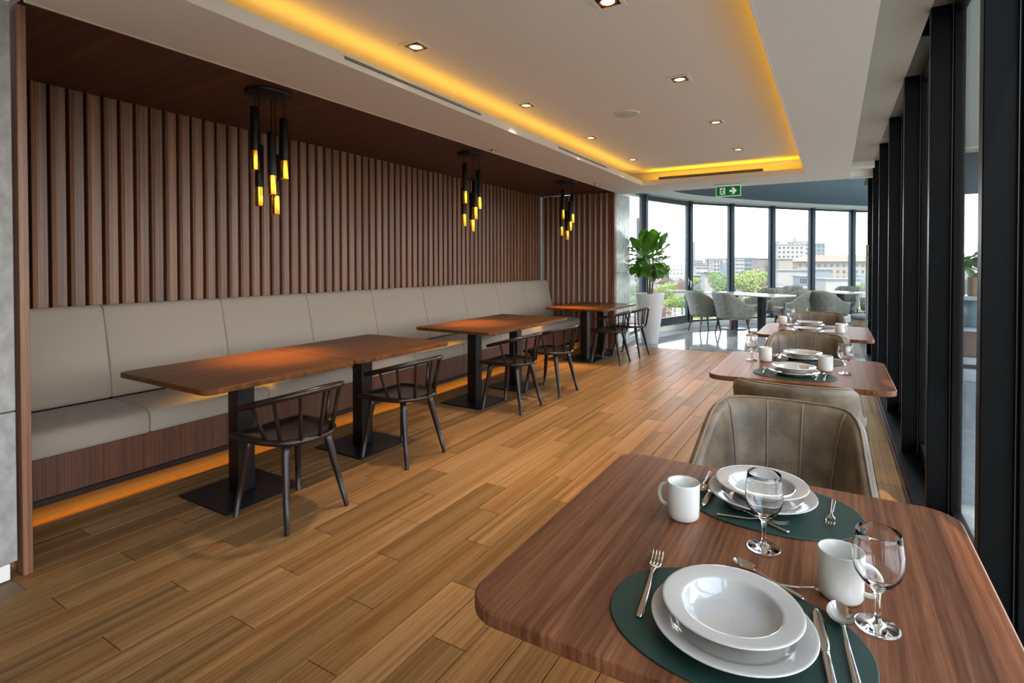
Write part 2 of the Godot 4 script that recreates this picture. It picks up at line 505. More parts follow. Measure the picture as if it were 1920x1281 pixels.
# ------------------------------------------------------------------ alcove
func build_alcove():
	# lining board at the near end, floor to ceiling
	wallbox("trim_1", "upright walnut lining board at the alcove's near end", Vector3(-3.72, 1.25, -0.905), Vector3(1.34, 2.5, 0.035), "walnut_upright", 0.002)
	wallbox("ceiling_alcove", "dark walnut panelled ceiling over the banquette", Vector3(-3.71, 2.525, -4.5), Vector3(1.40, 0.03, 7.2), "walnut_ceiling")
	wallbox("trim_2", "thin pale bead along the alcove's ceiling edge", Vector3(XE - 0.006, 2.5, -4.5), Vector3(0.012, 0.012, 7.2), "bead", 0.002)
	# back wall with vertical slats
	var wb = struct("wall_alcove", "long alcove wall of upright walnut slats behind the banquette")
	obj("backing", MB.new().box(Vector3(-4.40, 1.27, -4.5), Vector3(0.08, 2.54, 7.3)), "vent_dark", wb)
	var slat = slat_mesh(1.50)
	var z = -0.965
	while z > -7.98:
		obj("slat", slat, "walnut_upright", wb).position = Vector3(-4.30, 1.76, z)
		z -= 0.0967
	# end wall with slats
	var we = struct("wall_end", "short end wall of upright walnut slats at the alcove's far end")
	obj("backing", MB.new().box(Vector3(-3.66, 1.25, -8.115), Vector3(1.32, 2.5, 0.05)), "vent_dark", we)
	var slat2 = slat_mesh(2.49)
	for i in 13:
		var sl = obj("slat", slat2, "walnut_upright", we)
		sl.position = Vector3(-3.095 - i * 0.0955, 1.255, -8.045)
		sl.rotation.y = -PI / 2
	obj("edge_post", MB.new().box(Vector3(-3.018, 1.25, -8.09), Vector3(0.05, 2.5, 0.10), 0.003), "walnut_upright", we)
	# pale marble pier between the alcove and the lounge
	var pier = struct("wall_pier", "pale glossy marble pier between alcove and lounge windows")
	for b in [[0.0, 1.22], [1.223, 2.5]]:
		obj("marble_slab", MB.new().box(Vector3(-3.25, (b[0] + b[1]) / 2, -8.50), Vector3(0.46, b[1] - b[0], 0.70), 0.002), "marble_wall", pier)
	obj("pier_head", MB.new().box(Vector3(-3.4, 3.1, -8.50), Vector3(0.76, 1.2, 0.70)), "plaster", pier)
	wallbox("wall_outer", "outer wall behind the alcove", Vector3(-4.5, 1.6, -4.4), Vector3(0.1, 3.3, 9.4), "plaster")

func slat_mesh(h):               # sawtooth board: a proud edge towards the viewer, face falling back and rising again
	return MB.new().slab([Vector2(-0.045, 0.042), Vector2(0.019, 0.042), Vector2(0.0205, 0.040), Vector2(0.0, 0.0105), Vector2(0.006, -0.038), Vector2(0.004, -0.0405), Vector2(-0.045, -0.0405)], -h / 2, h / 2).done()

# ------------------------------------------------------------------ ceiling fittings
func build_ceiling_fittings():
	var names = ["square downlight above the leather chair, only its far corner in view", "square recessed downlight nearest the banquette side of the tray", "square downlight second from the top in the window side row", "square downlight second in the banquette side row", "square downlight third in the window side row, beside the speaker", "square downlight third in the banquette side row, past the speaker", "square downlight farthest along the window side row", "square downlight farthest along the banquette side row near the corner"]
	var k = 0
	var proto = null
	for p in [[-1.01, -2.61], [-2.24, -2.54], [-0.98, -3.97], [-2.26, -3.95], [-0.98, -5.35], [-2.25, -5.32], [-0.985, -6.76], [-2.25, -6.71]]:
		var at = Vector3(p[0], TRAY, p[1])
		if proto == null:
			proto = thing("downlight", names[0], "ceiling light", at, 0, "square recessed downlights in the tray ceiling")
			var fr = MB.new()
			for s in [-1, 1]:
				fr.box(Vector3(s * 0.066, -0.004, 0), Vector3(0.022, 0.008, 0.154), 0.002)
				fr.box(Vector3(0, -0.004, s * 0.066), Vector3(0.110, 0.008, 0.022), 0.002)
			obj("frame", fr, "white_trim", proto)
			obj("housing", MB.new().box(Vector3(0, -0.0015, 0), Vector3(0.110, 0.003, 0.110)), "reflector", proto)
			obj("ring", MB.new().smooth(true).lathe([[0.044, -0.003], [0.047, -0.008], [0.042, -0.011], [0.036, -0.006]], 28), "lens_ring", proto)
			obj("bulb", MB.new().smooth(true).lathe([[0.0001, -0.008], [0.02, -0.0075], [0.036, -0.0055]], 24), "warm_bulb", proto)
			var sp = SpotLight3D.new()
			sp.name = "beam"
			sp.position = Vector3(0, -0.02, 0)
			sp.rotation_degrees.x = -90
			sp.spot_angle = 38
			sp.spot_angle_attenuation = 0.9
			sp.spot_range = 12
			sp.spot_attenuation = 2
			sp.light_color = Color(1.0, 0.925, 0.82)
			sp.light_energy = 0.85
			sp.light_size = 0.04
			sp.shadow_enabled = true
			proto.add_child(sp)
		else:
			dup(proto, at, 0, names[k])
		k += 1
	# cove strips: a glowing ribbon behind each lip and a light of the same size above it
	for s in [[Vector3(-2.50, CEIL + 0.075, -4.4), Vector2(0.03, 6.2), "LED strip glowing behind the banquette side lip of the tray", 1.0], [Vector3(-0.235, CEIL + 0.075, -4.4), Vector2(0.03, 6.2), "LED strip glowing behind the window side lip of the tray", 1.5], [Vector3(-1.36, CEIL + 0.075, -7.70), Vector2(2.0, 0.03), "LED strip glowing behind the far lip of the tray", 2.6]]:
		var t = thing("light_strip", s[2], "light strip", s[0], 0, "cove light strips")
		obj("led_ribbon", MB.new().box(Vector3(), Vector3(s[1].x, 0.008, s[1].y), 0.002), "led_strip", t)
		obj("carrier", MB.new().box(Vector3(0, -0.033, 0), Vector3(s[1].x, 0.056, s[1].y)), "white_trim", t)
		area(t, Vector3(0, 0.012, 0), Vector3(90, 0, 0), s[1], Color(1.0, 0.725, 0.06), 0.024 * s[3] * max(s[1].x, s[1].y))
	# ceiling speaker
	var sk = thing("ceiling_speaker", "round white speaker disc in the tray ceiling", "speaker", Vector3(-1.61, TRAY, -4.64))
	obj("rim", MB.new().smooth(true).lathe([[0.10, -0.012], [0.112, -0.010], [0.115, 0.0]], 36), "white_trim", sk)
	obj("grille", MB.new().smooth(true).lathe([[0.0001, -0.016], [0.05, -0.0155], [0.10, -0.012]], 36), "plaster_grey", sk)
	# slot diffusers in the cove lip
	for s in [[-2.114, -3.465, "long thin air slot in the banquette side lip, nearer the viewer"], [-4.848, -6.165, "long thin air slot in the banquette side lip, near the far corner"]]:
		var v = thing("air_vent", s[2], "air vent", Vector3(-2.398, 2.541, (s[0] + s[1]) / 2), 0, "slot air vents")
		var L: float = s[0] - s[1]
		obj("slot", MB.new().box(Vector3(0.0, 0, 0), Vector3(0.006, 0.014, L)), "vent_dark", v)
		obj("frame", MB.new().box(Vector3(0.003, 0.0105, 0), Vector3(0.008, 0.005, L + 0.03), 0.001).box(Vector3(0.003, 0.0, 0), Vector3(0.006, 0.003, L), 0.001), "white_trim", v)
	var g = thing("air_vent", "wide slatted air grille in the far end of the tray", "air vent", Vector3(-1.49, 2.588, -7.63), 0, "slot air vents")
	obj("backing", MB.new().box(Vector3(0, 0, -0.02), Vector3(1.36, 0.05, 0.01)), "vent_dark", g)
	for i in 4: obj("slat", MB.new().box(Vector3(0, -0.019 + i * 0.0125, 0.0), Vector3(1.36, 0.003, 0.03)), "lens_ring" if false else "bead", g)
	for s in [-1, 1]: obj("frame", MB.new().box(Vector3(s * 0.685, 0, 0.0), Vector3(0.012, 0.05, 0.04), 0.001), "white_trim", g)
	# sprinklers
	var sh = null
	for s in [[-2.955, -4.45, "small chrome sprinkler between the first two pendant clusters"], [-2.93, -7.06, "small chrome sprinkler by the farthest pendant cluster"]]:
		var at = Vector3(s[0] + 0.03, CEIL, s[1])
		if sh == null:
			sh = thing("sprinkler", s[2], "sprinkler", at, 0, "ceiling sprinklers")
			obj("rosette", MB.new().smooth(true).lathe([[0.002, -0.006], [0.03, -0.005], [0.034, 0.0]], 20), "steel", sh)
			obj("stem", MB.new().smooth(true).lathe([[0.006, -0.032], [0.009, -0.02], [0.011, -0.005]], 12), "steel", sh)
			obj("deflector", MB.new().smooth(true).lathe([[0.001, -0.037], [0.02, -0.036], [0.02, -0.033], [0.001, -0.032]], 16), "steel", sh)
		else: dup(sh, at, 0, s[2])
	# exit sign hanging under the ceiling edge
	var ex = thing("exit_sign", "green illuminated exit sign with running figure and arrow", "exit sign", Vector3(-1.31, CEIL, -8.1), deg_to_rad(2))
	obj("canopy", MB.new().box(Vector3(0, -0.006, 0), Vector3(0.42, 0.012, 0.05), 0.002), "white_trim", ex)
	obj("panel", MB.new().box(Vector3(0, -0.108, 0), Vector3(0.372, 0.172, 0.014), 0.002), "sign_white", ex)
	ex.scale = Vector3(0.9, 0.88, 0.9)
	obj("face", MB.new().box(Vector3(0, -0.108, 0.0075), Vector3(0.354, 0.152, 0.003)), "sign_green", ex)
	var z = Transform3D(Basis(), Vector3(0, -0.108, 0.009))
	obj("arrow", MB.new().plate([Vector2(0.02, 0.018), Vector2(0.075, 0.018), Vector2(0.047, 0.052), Vector2(0.083, 0.052), Vector2(0.128, 0.0), Vector2(0.083, -0.052), Vector2(0.047, -0.052), Vector2(0.075, -0.018), Vector2(0.02, -0.018)], z, 0.002), "sign_white", ex)
	obj("doorway", MB.new().plate([Vector2(-0.125, -0.055), Vector2(-0.045, -0.055), Vector2(-0.045, 0.055), Vector2(-0.125, 0.055)], z, 0.002), "sign_white", ex)
	var zr = Transform3D(Basis(), Vector3(0, -0.108, 0.0112))
	var fig = MB.new()
	var head = []
	for i in 10: head.append(Vector2(-0.078 + 0.010 * cos(TAU * i / 10), 0.042 + 0.010 * sin(TAU * i / 10)))
	fig.plate(head, zr, 0.002)
	for l in [[-0.083, 0.030, -0.095, -0.006, 0.009], [-0.086, 0.026, -0.110, 0.016, 0.005], [-0.110, 0.016, -0.116, -0.002, 0.005], [-0.083, 0.026, -0.062, 0.008, 0.005], [-0.062, 0.008, -0.048, 0.012, 0.005], [-0.095, -0.006, -0.074, -0.026, 0.006], [-0.074, -0.026, -0.066, -0.052, 0.006], [-0.095, -0.006, -0.102, -0.034, 0.006], [-0.102, -0.034, -0.124, -0.040, 0.006]]:
		var a = Vector2(l[0], l[1]); var b = Vector2(l[2], l[3])
		var d = (b - a).normalized().orthogonal() * l[4]
		fig.plate([a + d, b + d, b - d, a - d], zr, 0.002)
	obj("running_figure", fig, "sign_green", ex)
	# pendant clusters: five black tubes with gold ends
	var lab = ["cluster of five black and gold tube pendants over the nearest banquette table", "cluster of five black and gold tube pendants over the middle banquette table", "cluster of five black and gold tube pendants over the farthest banquette table"]
	var pc = thing("pendant_lamp", lab[0], "pendant lamp", Vector3(-3.25, 2.51, -2.22), deg_to_rad(30.7), "tube pendant clusters over the banquette tables")
	obj("canopy", MB.new().smooth(true).lathe([[0.001, -0.028], [0.130, -0.028], [0.142, -0.020], [0.142, 0.0]], 40), "black_metal", pc)
	for s in [[-0.059, 0.065, 1.985], [0.085, -0.045, 1.94], [0.042, 0.045, 1.825], [-0.072, -0.02, 1.758], [0.013, -0.07, 1.705]]:
		var y: float = s[2] - 2.51
		var o = Vector3(s[0], 0, s[1])
		obj("cord", MB.new().smooth(true).tube([o + Vector3(0, -0.02, 0), o + Vector3(0, y + 0.41, 0)], 0.0025, 6), "black_metal", pc)
		obj("ferrule", MB.new().smooth(true).lathe([[0.004, -0.048], [0.007, -0.044], [0.007, -0.028]], 10, o), "black_metal", pc)
		var tb = obj("tube", MB.new().smooth(true).lathe([[0.0275, y + 0.126], [0.0275, y + 0.405], [0.024, y + 0.41], [0.003, y + 0.41]], 24, o), "black_metal", pc)
		obj("gold_end", MB.new().smooth(true).lathe([[0.024, y + 0.02], [0.025, y + 0.003], [0.0272, y], [0.0278, y + 0.003], [0.0278, y + 0.126]], 24, o), "gold", tb)
		obj("bulb", MB.new().smooth(true).lathe([[0.001, y + 0.006], [0.018, y + 0.008], [0.0235, y + 0.014]], 16, o), "pendant_bulb", tb)
		var sp = SpotLight3D.new()
		sp.name = "beam"
		sp.position = o + Vector3(0, y - 0.004, 0)
		sp.rotation_degrees.x = -90
		sp.spot_angle = 26
		sp.spot_angle_attenuation = 1.0
		sp.spot_range = 10
		sp.spot_attenuation = 2
		sp.light_color = Color(1.0, 0.74, 0.05)
		sp.light_energy = 0.30
		sp.light_size = 0.022
		sp.shadow_enabled = true
		tb.add_child(sp)
	dup(pc, Vector3(-3.25, 2.51, -4.52), deg_to_rad(36), lab[1])
	dup(pc, Vector3(-3.22, 2.51, -6.76), deg_to_rad(32), lab[2])

func area(parent, at, rot, size, color, energy):
	var a = AreaLight3D.new()
	a.name = "glow"
	a.area_size = size
	a.light_color = color
	a.light_energy = energy
	a.shadow_enabled = true
	parent.add_child(a, true)
	a.position = at
	a.rotation_degrees = rot
	return a

# ------------------------------------------------------------------ right-hand glazing
func build_right_windows():
	var n = 0
	var zs = [3.7, 2.5, 1.3, 0.1, -1.11, -2.31, -3.46, -4.65, -5.87, -7.08, -8.22, -9.45]  # bays beside and behind the camera are out of view, letting in daylight
	for i in zs.size():
		n += 1
		var w = struct("window_%d" % n, "tall black framed glass bay along the side of the dining room")
		var za: float = zs[i]
		var zb: float = zs[i + 1] if i + 1 < zs.size() else -10.75
		obj("fin", MB.new().box(Vector3(0.466, 1.36, za - 0.03), Vector3(0.092, 2.70, 0.06), 0.003), "frame_metal", w)
		var fr = MB.new()
		for z in [za - 0.075, zb + 0.018]: fr.box(Vector3(0.535, 1.36, z), Vector3(0.045, 2.66, 0.03), 0.003)
		fr.box(Vector3(0.535, 0.075, (za + zb) / 2 - 0.03), Vector3(0.045, 0.09, za - zb - 0.06), 0.003)
		fr.box(Vector3(0.535, 2.66, (za + zb) / 2 - 0.03), Vector3(0.045, 0.06, za - zb - 0.06), 0.003)
		obj("frame", fr, "frame_metal", w)
		obj("pane", MB.new().box(Vector3(0.54, 1.36, (za + zb) / 2 - 0.03), Vector3(0.006, 2.54, za - zb - 0.12)), "pane", w)
	wallbox("trim_3", "black metal sill strip along the foot of the window bays", Vector3(0.475, 0.014, -3.5), Vector3(0.17, 0.028, 14.5), "frame_metal", 0.003)
	wallbox("trim_4", "black metal head rail along the top of the window bays", Vector3(0.485, 2.70, -3.5), Vector3(0.13, 0.03, 14.5), "frame_metal", 0.003)
	wallbox("trim_5", "brown edging strip between the oak floor and window sill", Vector3(0.382, 0.004, -2.4), Vector3(0.022, 0.012, 12.4), "walnut_top", 0.002)
	var hd = thing("door_handle", "tall steel pull handle on the last window bay", "door handle", Vector3(0.395, 1.03, -8.95))
	obj("bar", MB.new().smooth(true).tube([Vector3(0, -0.6, 0), Vector3(0, 0.6, 0)], 0.016, 12), "steel", hd)
	for y in [-0.45, 0.45]: obj("post", MB.new().smooth(true).tube([Vector3(0, y, 0), Vector3(0.06, y, 0)], 0.01, 8), "black_metal", hd)

# ------------------------------------------------------------------ lounge shell
const LP := [Vector2(-3.16, -8.88), Vector2(-3.20, -10.2), Vector2(-2.71, -11.85), Vector2(-2.02, -12.85), Vector2(-1.27, -13.85), Vector2(-0.48, -14.87), Vector2(0.38, -15.85), Vector2(1.3, -16.75)]

func build_lounge_shell():
	var head = 2.70
	for i in LP.size() - 1:
		var a: Vector2 = LP[i]
		var b: Vector2 = LP[i + 1]
		var is_door = i == 1
		var w = struct("door_1" if is_door else "window_%d" % (13 + i), "dark framed glass door of the lounge with a lever handle" if is_door else "tall glass bay of the curved lounge wall")
		var d = (b - a).normalized()
		var L = a.distance_to(b)
		w.position = Vector3(a.x, 0, a.y)
		w.rotation.y = atan2(-d.y, d.x)          # local x runs along the glass, z into the lounge
		obj("mullion", MB.new().box(Vector3(0, 1.40, 0.0), Vector3(0.08, 2.62, 0.16), 0.004), "lounge_frame", w)
		var fr = MB.new()
		var s = 0.075 if is_door else 0.035
		for x in [0.04 + s / 2, L - 0.04 - s / 2]: fr.box(Vector3(x, 1.40, 0), Vector3(s, 2.6, 0.07), 0.004)
		var br = 0.16 if is_door else s * 1.2
		fr.box(Vector3(L / 2, 0.10 + br / 2, 0), Vector3(L - 0.08 - s * 2, br, 0.07), 0.004)
		fr.box(Vector3(L / 2, head - s * 0.6, 0), Vector3(L - 0.08 - s * 2, s * 1.2, 0.07), 0.004)
		obj("frame", fr, "lounge_frame", w)
		obj("pane", MB.new().box(Vector3(L / 2, 1.40, 0), Vector3(L - 0.08 - s * 2, 2.45, 0.008)), "pane", w)
		obj("kerb", MB.new().box(Vector3(L / 2, 0.045, 0.02), Vector3(L + 0.05, 0.09, 0.22), 0.004), "plaster_grey", w)
		obj("ledge", MB.new().box(Vector3(L / 2, -0.02, -0.26), Vector3(L + 0.1, 0.10, 0.34), 0.004), "plaster_grey", w)
		if is_door:
			var h = obj("door_handle", MB.new().smooth(true).tube([Vector3(L - 0.085, 1.0, 0.035), Vector3(L - 0.085, 1.0, 0.085), Vector3(L - 0.085, 0.985, 0.095), Vector3(L - 0.085, 0.86, 0.09)], 0.011, 8), "steel", w)
			obj("backplate", MB.new().box(Vector3(L - 0.085, 0.98, 0.04), Vector3(0.03, 0.16, 0.012), 0.002), "steel", h)
	# ring soffit above the glass, dark curved fascia, high ceiling
	var so = struct("ceiling_lounge", "pale soffit following the curved lounge glass")
	var inner = [Vector2(-2.60, -8.6), Vector2(-2.66, -9.6), Vector2(-2.47, -10.55), Vector2(-1.98, -11.5), Vector2(-1.2, -12.75), Vector2(-0.35, -13.85), Vector2(0.62, -14.95), Vector2(1.6, -16.0)]
	var outer = [Vector2(-3.30, -8.6), Vector2(-3.55, -10.1), Vector2(-2.95, -12.0), Vector2(-2.25, -13.05), Vector2(-1.5, -14.05), Vector2(-0.7, -15.1), Vector2(0.2, -16.1), Vector2(1.2, -17.1)]
	var ci = Curve3D.new(); var co = Curve3D.new()
	for k in inner.size():
		var t0: Vector2 = (inner[min(k + 1, 7)] - inner[max(k - 1, 0)]) / 6.0
		var t1: Vector2 = (outer[min(k + 1, 7)] - outer[max(k - 1, 0)]) / 6.0
		ci.add_point(Vector3(inner[k].x, 0, inner[k].y), -Vector3(t0.x, 0, t0.y), Vector3(t0.x, 0, t0.y))
		co.add_point(Vector3(outer[k].x, 0, outer[k].y), -Vector3(t1.x, 0, t1.y), Vector3(t1.x, 0, t1.y))
	var top = []; var bot = []; var fa = []; var fb = []; var fc = []; var fd = []; var ot = []; var ob = []
	for i in 49:
		var p = ci.sample_baked(ci.get_baked_length() * i / 48.0, true)
		var q = co.sample_baked(co.get_baked_length() * i / 48.0, true)
		var away = (p - q).normalized() * 0.03
		bot.append([p + Vector3(0, head + 0.02, 0), q + Vector3(0, head + 0.02, 0)])
		top.append([p + Vector3(0, head + 0.05, 0), q + Vector3(0, head + 0.05, 0)])
		fa.append([p + Vector3(0, head + 0.022, 0), p + Vector3(0, 3.72, 0)])
		fb.append([p + away + Vector3(0, head + 0.012, 0), p + away + Vector3(0, 3.72, 0)])
		fc.append([p + Vector3(0, head + 0.022, 0), p + away + Vector3(0, head + 0.012, 0)])
		ob.append([q + Vector3(0, head + 0.02, 0), q + Vector3(0, 3.72, 0)])
	obj("soffit", MB.new().grid(bot).grid(top), "plaster_grey", so)
	obj("outer_band", MB.new().grid(ob), "plaster_grey", so)
	obj("soffit_light", MB.new().smooth(true).lathe([[0.001, -0.012], [0.05, -0.010], [0.06, 0.0]], 20, Vector3(-1.78, head + 0.02, -12.25)), "white_trim", so)
	obj("soffit_light", MB.new().smooth(true).lathe([[0.001, -0.012], [0.05, -0.010], [0.06, 0.0]], 20, Vector3(-0.45, head + 0.02, -14.2)), "white_trim", so)
	# unseen downlights in the high ceiling, placed to brighten the lounge
	var src = get_node("downlight")
	for p in [[-1.7, -9.4], [-0.6, -9.4], [-1.7, -10.8], [-0.6, -10.8], [-0.5, -12.2], [0.3, -11.6], [0.3, -13.4]]:
		var unseen_dl = dup(src, Vector3(p[0], 3.7, p[1]), 0, "unseen square downlight in the high lounge ceiling, placed to light the lounge")
		unseen_dl.set_meta("group", "unseen downlights placed to light the lounge")
		unseen_dl.get_node("beam").light_energy = 1.3
	struct("trim_6", "dark blue grey curved fascia over the lounge", MB.new().smooth(true).grid(fa).grid(fb).grid(fc), "fascia")
	wallbox("wall_right", "wall closing the lounge on the window side", Vector3(1.10, 1.6, -13.9), Vector3(0.08, 3.2, 6.3), "plaster_grey").rotation.y = -0.15

# ------------------------------------------------------------------ banquette, tables and spindle chairs
func cushion(prof, z0, z1, r):    # profile in (x, y), drawn along z with rounded ends
	var rows = []
	var c = Vector2()
	for p in prof: c += p / prof.size()
	for e in [[0.0, r], [r * 0.3, r * 0.3], [r, 0.0]]:
		rows.append(prof.map(func(p): return ring_pt(p, c, e[1], z0 - e[0])))
	for e in [[r, 0.0], [r * 0.3, r * 0.3], [0.0, r]]:
		rows.append(prof.map(func(p): return ring_pt(p, c, e[1], z1 + e[0])))
	var m = MB.new().smooth(true).grid(rows, false, true) as MB
	for k in [0, 5]:
		var mid = Vector3(c.x, c.y, rows[k][0].z)
		for j in prof.size(): m.tri(mid, rows[k][j], rows[k][(j + 1) % prof.size()])
	return m

func ring_pt(p, c, k, z):
	var q: Vector2 = p - (p - c).normalized() * k
	return Vector3(q.x, q.y, z)

func smooth_loop(pts, n):
	var cv = Curve2D.new()
	var m: int = pts.size()
	for i in m + 1:
		var t: Vector2 = (pts[(i + 1) % m] - pts[(i + m - 1) % m]) / 6.0
		cv.add_point(pts[i % m], -t, t)
	cv.bake_interval = 0.004
	var out = []
	for i in n: out.append(cv.sample_baked(cv.get_baked_length() * i / n, true))
	return out

func build_alcove_furniture():
	var bn = thing("banquette_bench", "long beige upholstered banquette with walnut base along the slatted wall", "bench", Vector3(0, 0, 0))
	var sprof = smooth_loop([Vector2(-3.60, 0.345), Vector2(-3.578, 0.36), Vector2(-3.572, 0.42), Vector2(-3.590, 0.468), Vector2(-3.66, 0.488), Vector2(-3.85, 0.492), Vector2(-4.06, 0.486), Vector2(-4.12, 0.47), Vector2(-4.12, 0.36), Vector2(-4.06, 0.345), Vector2(-3.85, 0.345)], 56)
	var bprof = smooth_loop([Vector2(-4.09, 0.493), Vector2(-4.07, 0.52), Vector2(-4.095, 0.70), Vector2(-4.145, 0.92), Vector2(-4.185, 1.065), Vector2(-4.205, 1.092), Vector2(-4.255, 1.095), Vector2(-4.272, 1.07), Vector2(-4.272, 0.80), Vector2(-4.272, 0.52), Vector2(-4.25, 0.495)], 56)
	for k in 9:
		var z0: float = -0.93 if k == 0 else -1.64 - 0.797 * (k - 1)
		var z1: float = -1.64 - 0.797 * k
		if k == 8: z1 = -8.03
		obj("seat_cushion", cushion(sprof, z0 - 0.0015, z1 + 0.0015, 0.012), "fabric", bn)
		obj("back_cushion", cushion(bprof, z0 - 0.0015, z1 + 0.0015, 0.012), "fabric", bn)
	for k in 6:
		obj("front_panel", MB.new().box(Vector3(-3.605, 0.232, -1.53 - 1.19 * k), Vector3(0.02, 0.215, 1.188), 0.001), "walnut_base", bn)
	obj("bottom_rail", MB.new().box(Vector3(-3.603, 0.105, -4.5), Vector3(0.024, 0.034, 7.14), 0.002), "dark_wood", bn)
	obj("plinth", MB.new().box(Vector3(-4.0, 0.17, -4.5), Vector3(0.26, 0.34, 7.1)), "vent_dark", bn)
	# warm strip under the front edge
	var ls = thing("light_strip", "amber LED strip under the banquette lighting the floor edge", "light strip", Vector3(-3.66, 0.19, -4.5), 0, "cove light strips")
	obj("led_ribbon", MB.new().box(Vector3(), Vector3(0.012, 0.006, 7.0), 0.001), "led_strip", ls)
	area(ls, Vector3(0, -0.006, 0), Vector3(-90, 0, 0), Vector2(0.012, 7.0), Color(1.0, 0.70, 0.08), 0.36)
	# tables
	var rows = [[-1.448, -2.408, [-1.905], "walnut table nearest the viewer at the banquette, glowing under the pendants"], [-2.412, -3.378, [-2.865], "walnut table pushed up to the nearest one, past the joint"], [-3.965, -5.575, [-4.33, -5.12], "long walnut banquette table in the middle of the row"], [-6.70, -8.02, [-7.06, -7.70], "walnut banquette table at the far end by the slatted end wall"]]
	for r in rows:
		var t = thing("dining_table", r[3], "table", Vector3(-3.08, 0, (r[0] + r[1]) / 2), 0, "banquette tables")
		var h: float = (r[0] - r[1]) / 2
		obj("tabletop", MB.new().smooth(true).slab(rrect(-0.455, 0.455, -h, h, 0.055), 0.722, 0.75, 0.004), "walnut_amber_lit", t)
		for z in r[2]:
			var dz: float = z - t.position.z
			var dx: float = 0.01
			var c = obj("column", MB.new().box(Vector3(dx, 0.366, dz), Vector3(0.105, 0.708, 0.105), 0.004), "black_metal", t)
			obj("mounting_plate", MB.new().box(Vector3(dx, 0.716, dz), Vector3(0.34, 0.012, 0.34), 0.002), "black_metal", t)
			obj("base_plate", MB.new().box(Vector3(dx, 0.006, dz), Vector3(0.475, 0.012, 0.485), 0.003), "black_metal", t)
	# spindle chairs, backs to the aisle
	var ch = make_spindle_chair()
	var spots = [[-2.57, -1.89, 0.02, "dark spindle back chair nearest the viewer at the banquette row"], [-2.635, -2.85, -0.01, "dark spindle back chair second from the viewer, at the joined table"], [-2.625, -4.33, 0.0, "dark spindle back chair at the near half of the middle banquette table"], [-2.585, -5.07, -0.05, "dark spindle back chair at the far half of the middle banquette table"], [-2.655, -7.01, 0.0, "dark spindle back chair at the near half of the farthest banquette table"], [-2.60, -7.70, -0.04, "dark spindle back chair farthest away, in front of the white planter"]]
	for i in spots.size():
		var s = spots[i]
		var o = ch
		if i > 0: o = dup(ch, Vector3(), 0, s[3])
		o.position = Vector3(s[0], 0, s[1])
		o.rotation.y = s[2]
		o.set_meta("label", s[3])

func make_spindle_chair():        # local -x is the front, the back rail bows round +x
	var c = thing("spindle_chair", "chair", "chair", Vector3.ZERO, 0, "dark spindle chairs along the banquette tables")
	# seat: rounded at the back, broad at the front, dished
	var rows = []
	var pts = smooth_loop([Vector2(-0.225, -0.205), Vector2(-0.235, 0.0), Vector2(-0.225, 0.205), Vector2(-0.20, 0.228), Vector2(-0.02, 0.228), Vector2(0.12, 0.195), Vector2(0.20, 0.11), Vector2(0.225, 0.0), Vector2(0.20, -0.11), Vector2(0.12, -0.195), Vector2(-0.02, -0.228), Vector2(-0.20, -0.228)], 60)
	for e in [[0.0001, 0.428], [0.90, 0.428], [0.985, 0.434], [1.0, 0.446], [0.985, 0.458], [0.955, 0.462], [0.80, 0.461], [0.76, 0.455], [0.5, 0.450], [0.0001, 0.449]]:
		rows.append(pts.map(func(p): return Vector3(p.x * e[0], e[1], p.y * e[0])))
	obj("seat", MB.new().smooth(true).grid(rows, false, true), "dark_wood", c)
	for s in [[-0.15, -0.15, -0.215, -0.20], [-0.15, 0.15, -0.215, 0.20], [0.11, -0.13, 0.205, -0.195], [0.11, 0.13, 0.205, 0.195]]:
		var a = Vector3(s[0], 0.44, s[1]); var b = Vector3(s[2], 0.0, s[3])
		obj("leg", MB.new().smooth(true).tube([a, a.lerp(b, 0.15), a.lerp(b, 0.6), b], [0.021, 0.0225, 0.018, 0.0125], 14), "dark_wood", c)
	# bowed rail
	var path = []; var rad = []
	var at = func(u):            # u -1..1 along the bow
		var a: float = u * 1.98
		var x: float = 0.245 * cos(a) if abs(a) < PI / 2 else -0.245 * (abs(a) - PI / 2) * 1.45
		var z: float = 0.250 * sin(a) if abs(a) < PI / 2 else 0.250 * sign(a) * (1.0 - 0.03 * (abs(a) - PI / 2))
		return Vector3(x + 0.015, 0.714 + 0.27 * (x - 0.245), z)
	for i in 41:
		var u = -1.0 + i / 20.0
		path.append(at.call(u))
		rad.append(0.0175 * (0.72 if i in [0, 40] else 0.95 if i in [1, 39] else 1.0))
	obj("back_rail", MB.new().smooth(true).tube(path, rad, 14), "dark_wood", c)
	for u in [-0.80, -0.53, -0.27, 0.0, 0.27, 0.53, 0.80]:
		var p: Vector3 = at.call(u)
		var q = Vector3(p.x * 0.80 + (0.012 if abs(u) < 0.7 else 0.03), 0.455, p.z * 0.78)
		obj("spindle", MB.new().smooth(true).tube([q, q.lerp(p, 0.5), p], [0.0105, 0.0095, 0.0085], 10), "dark_wood", c)
	return c

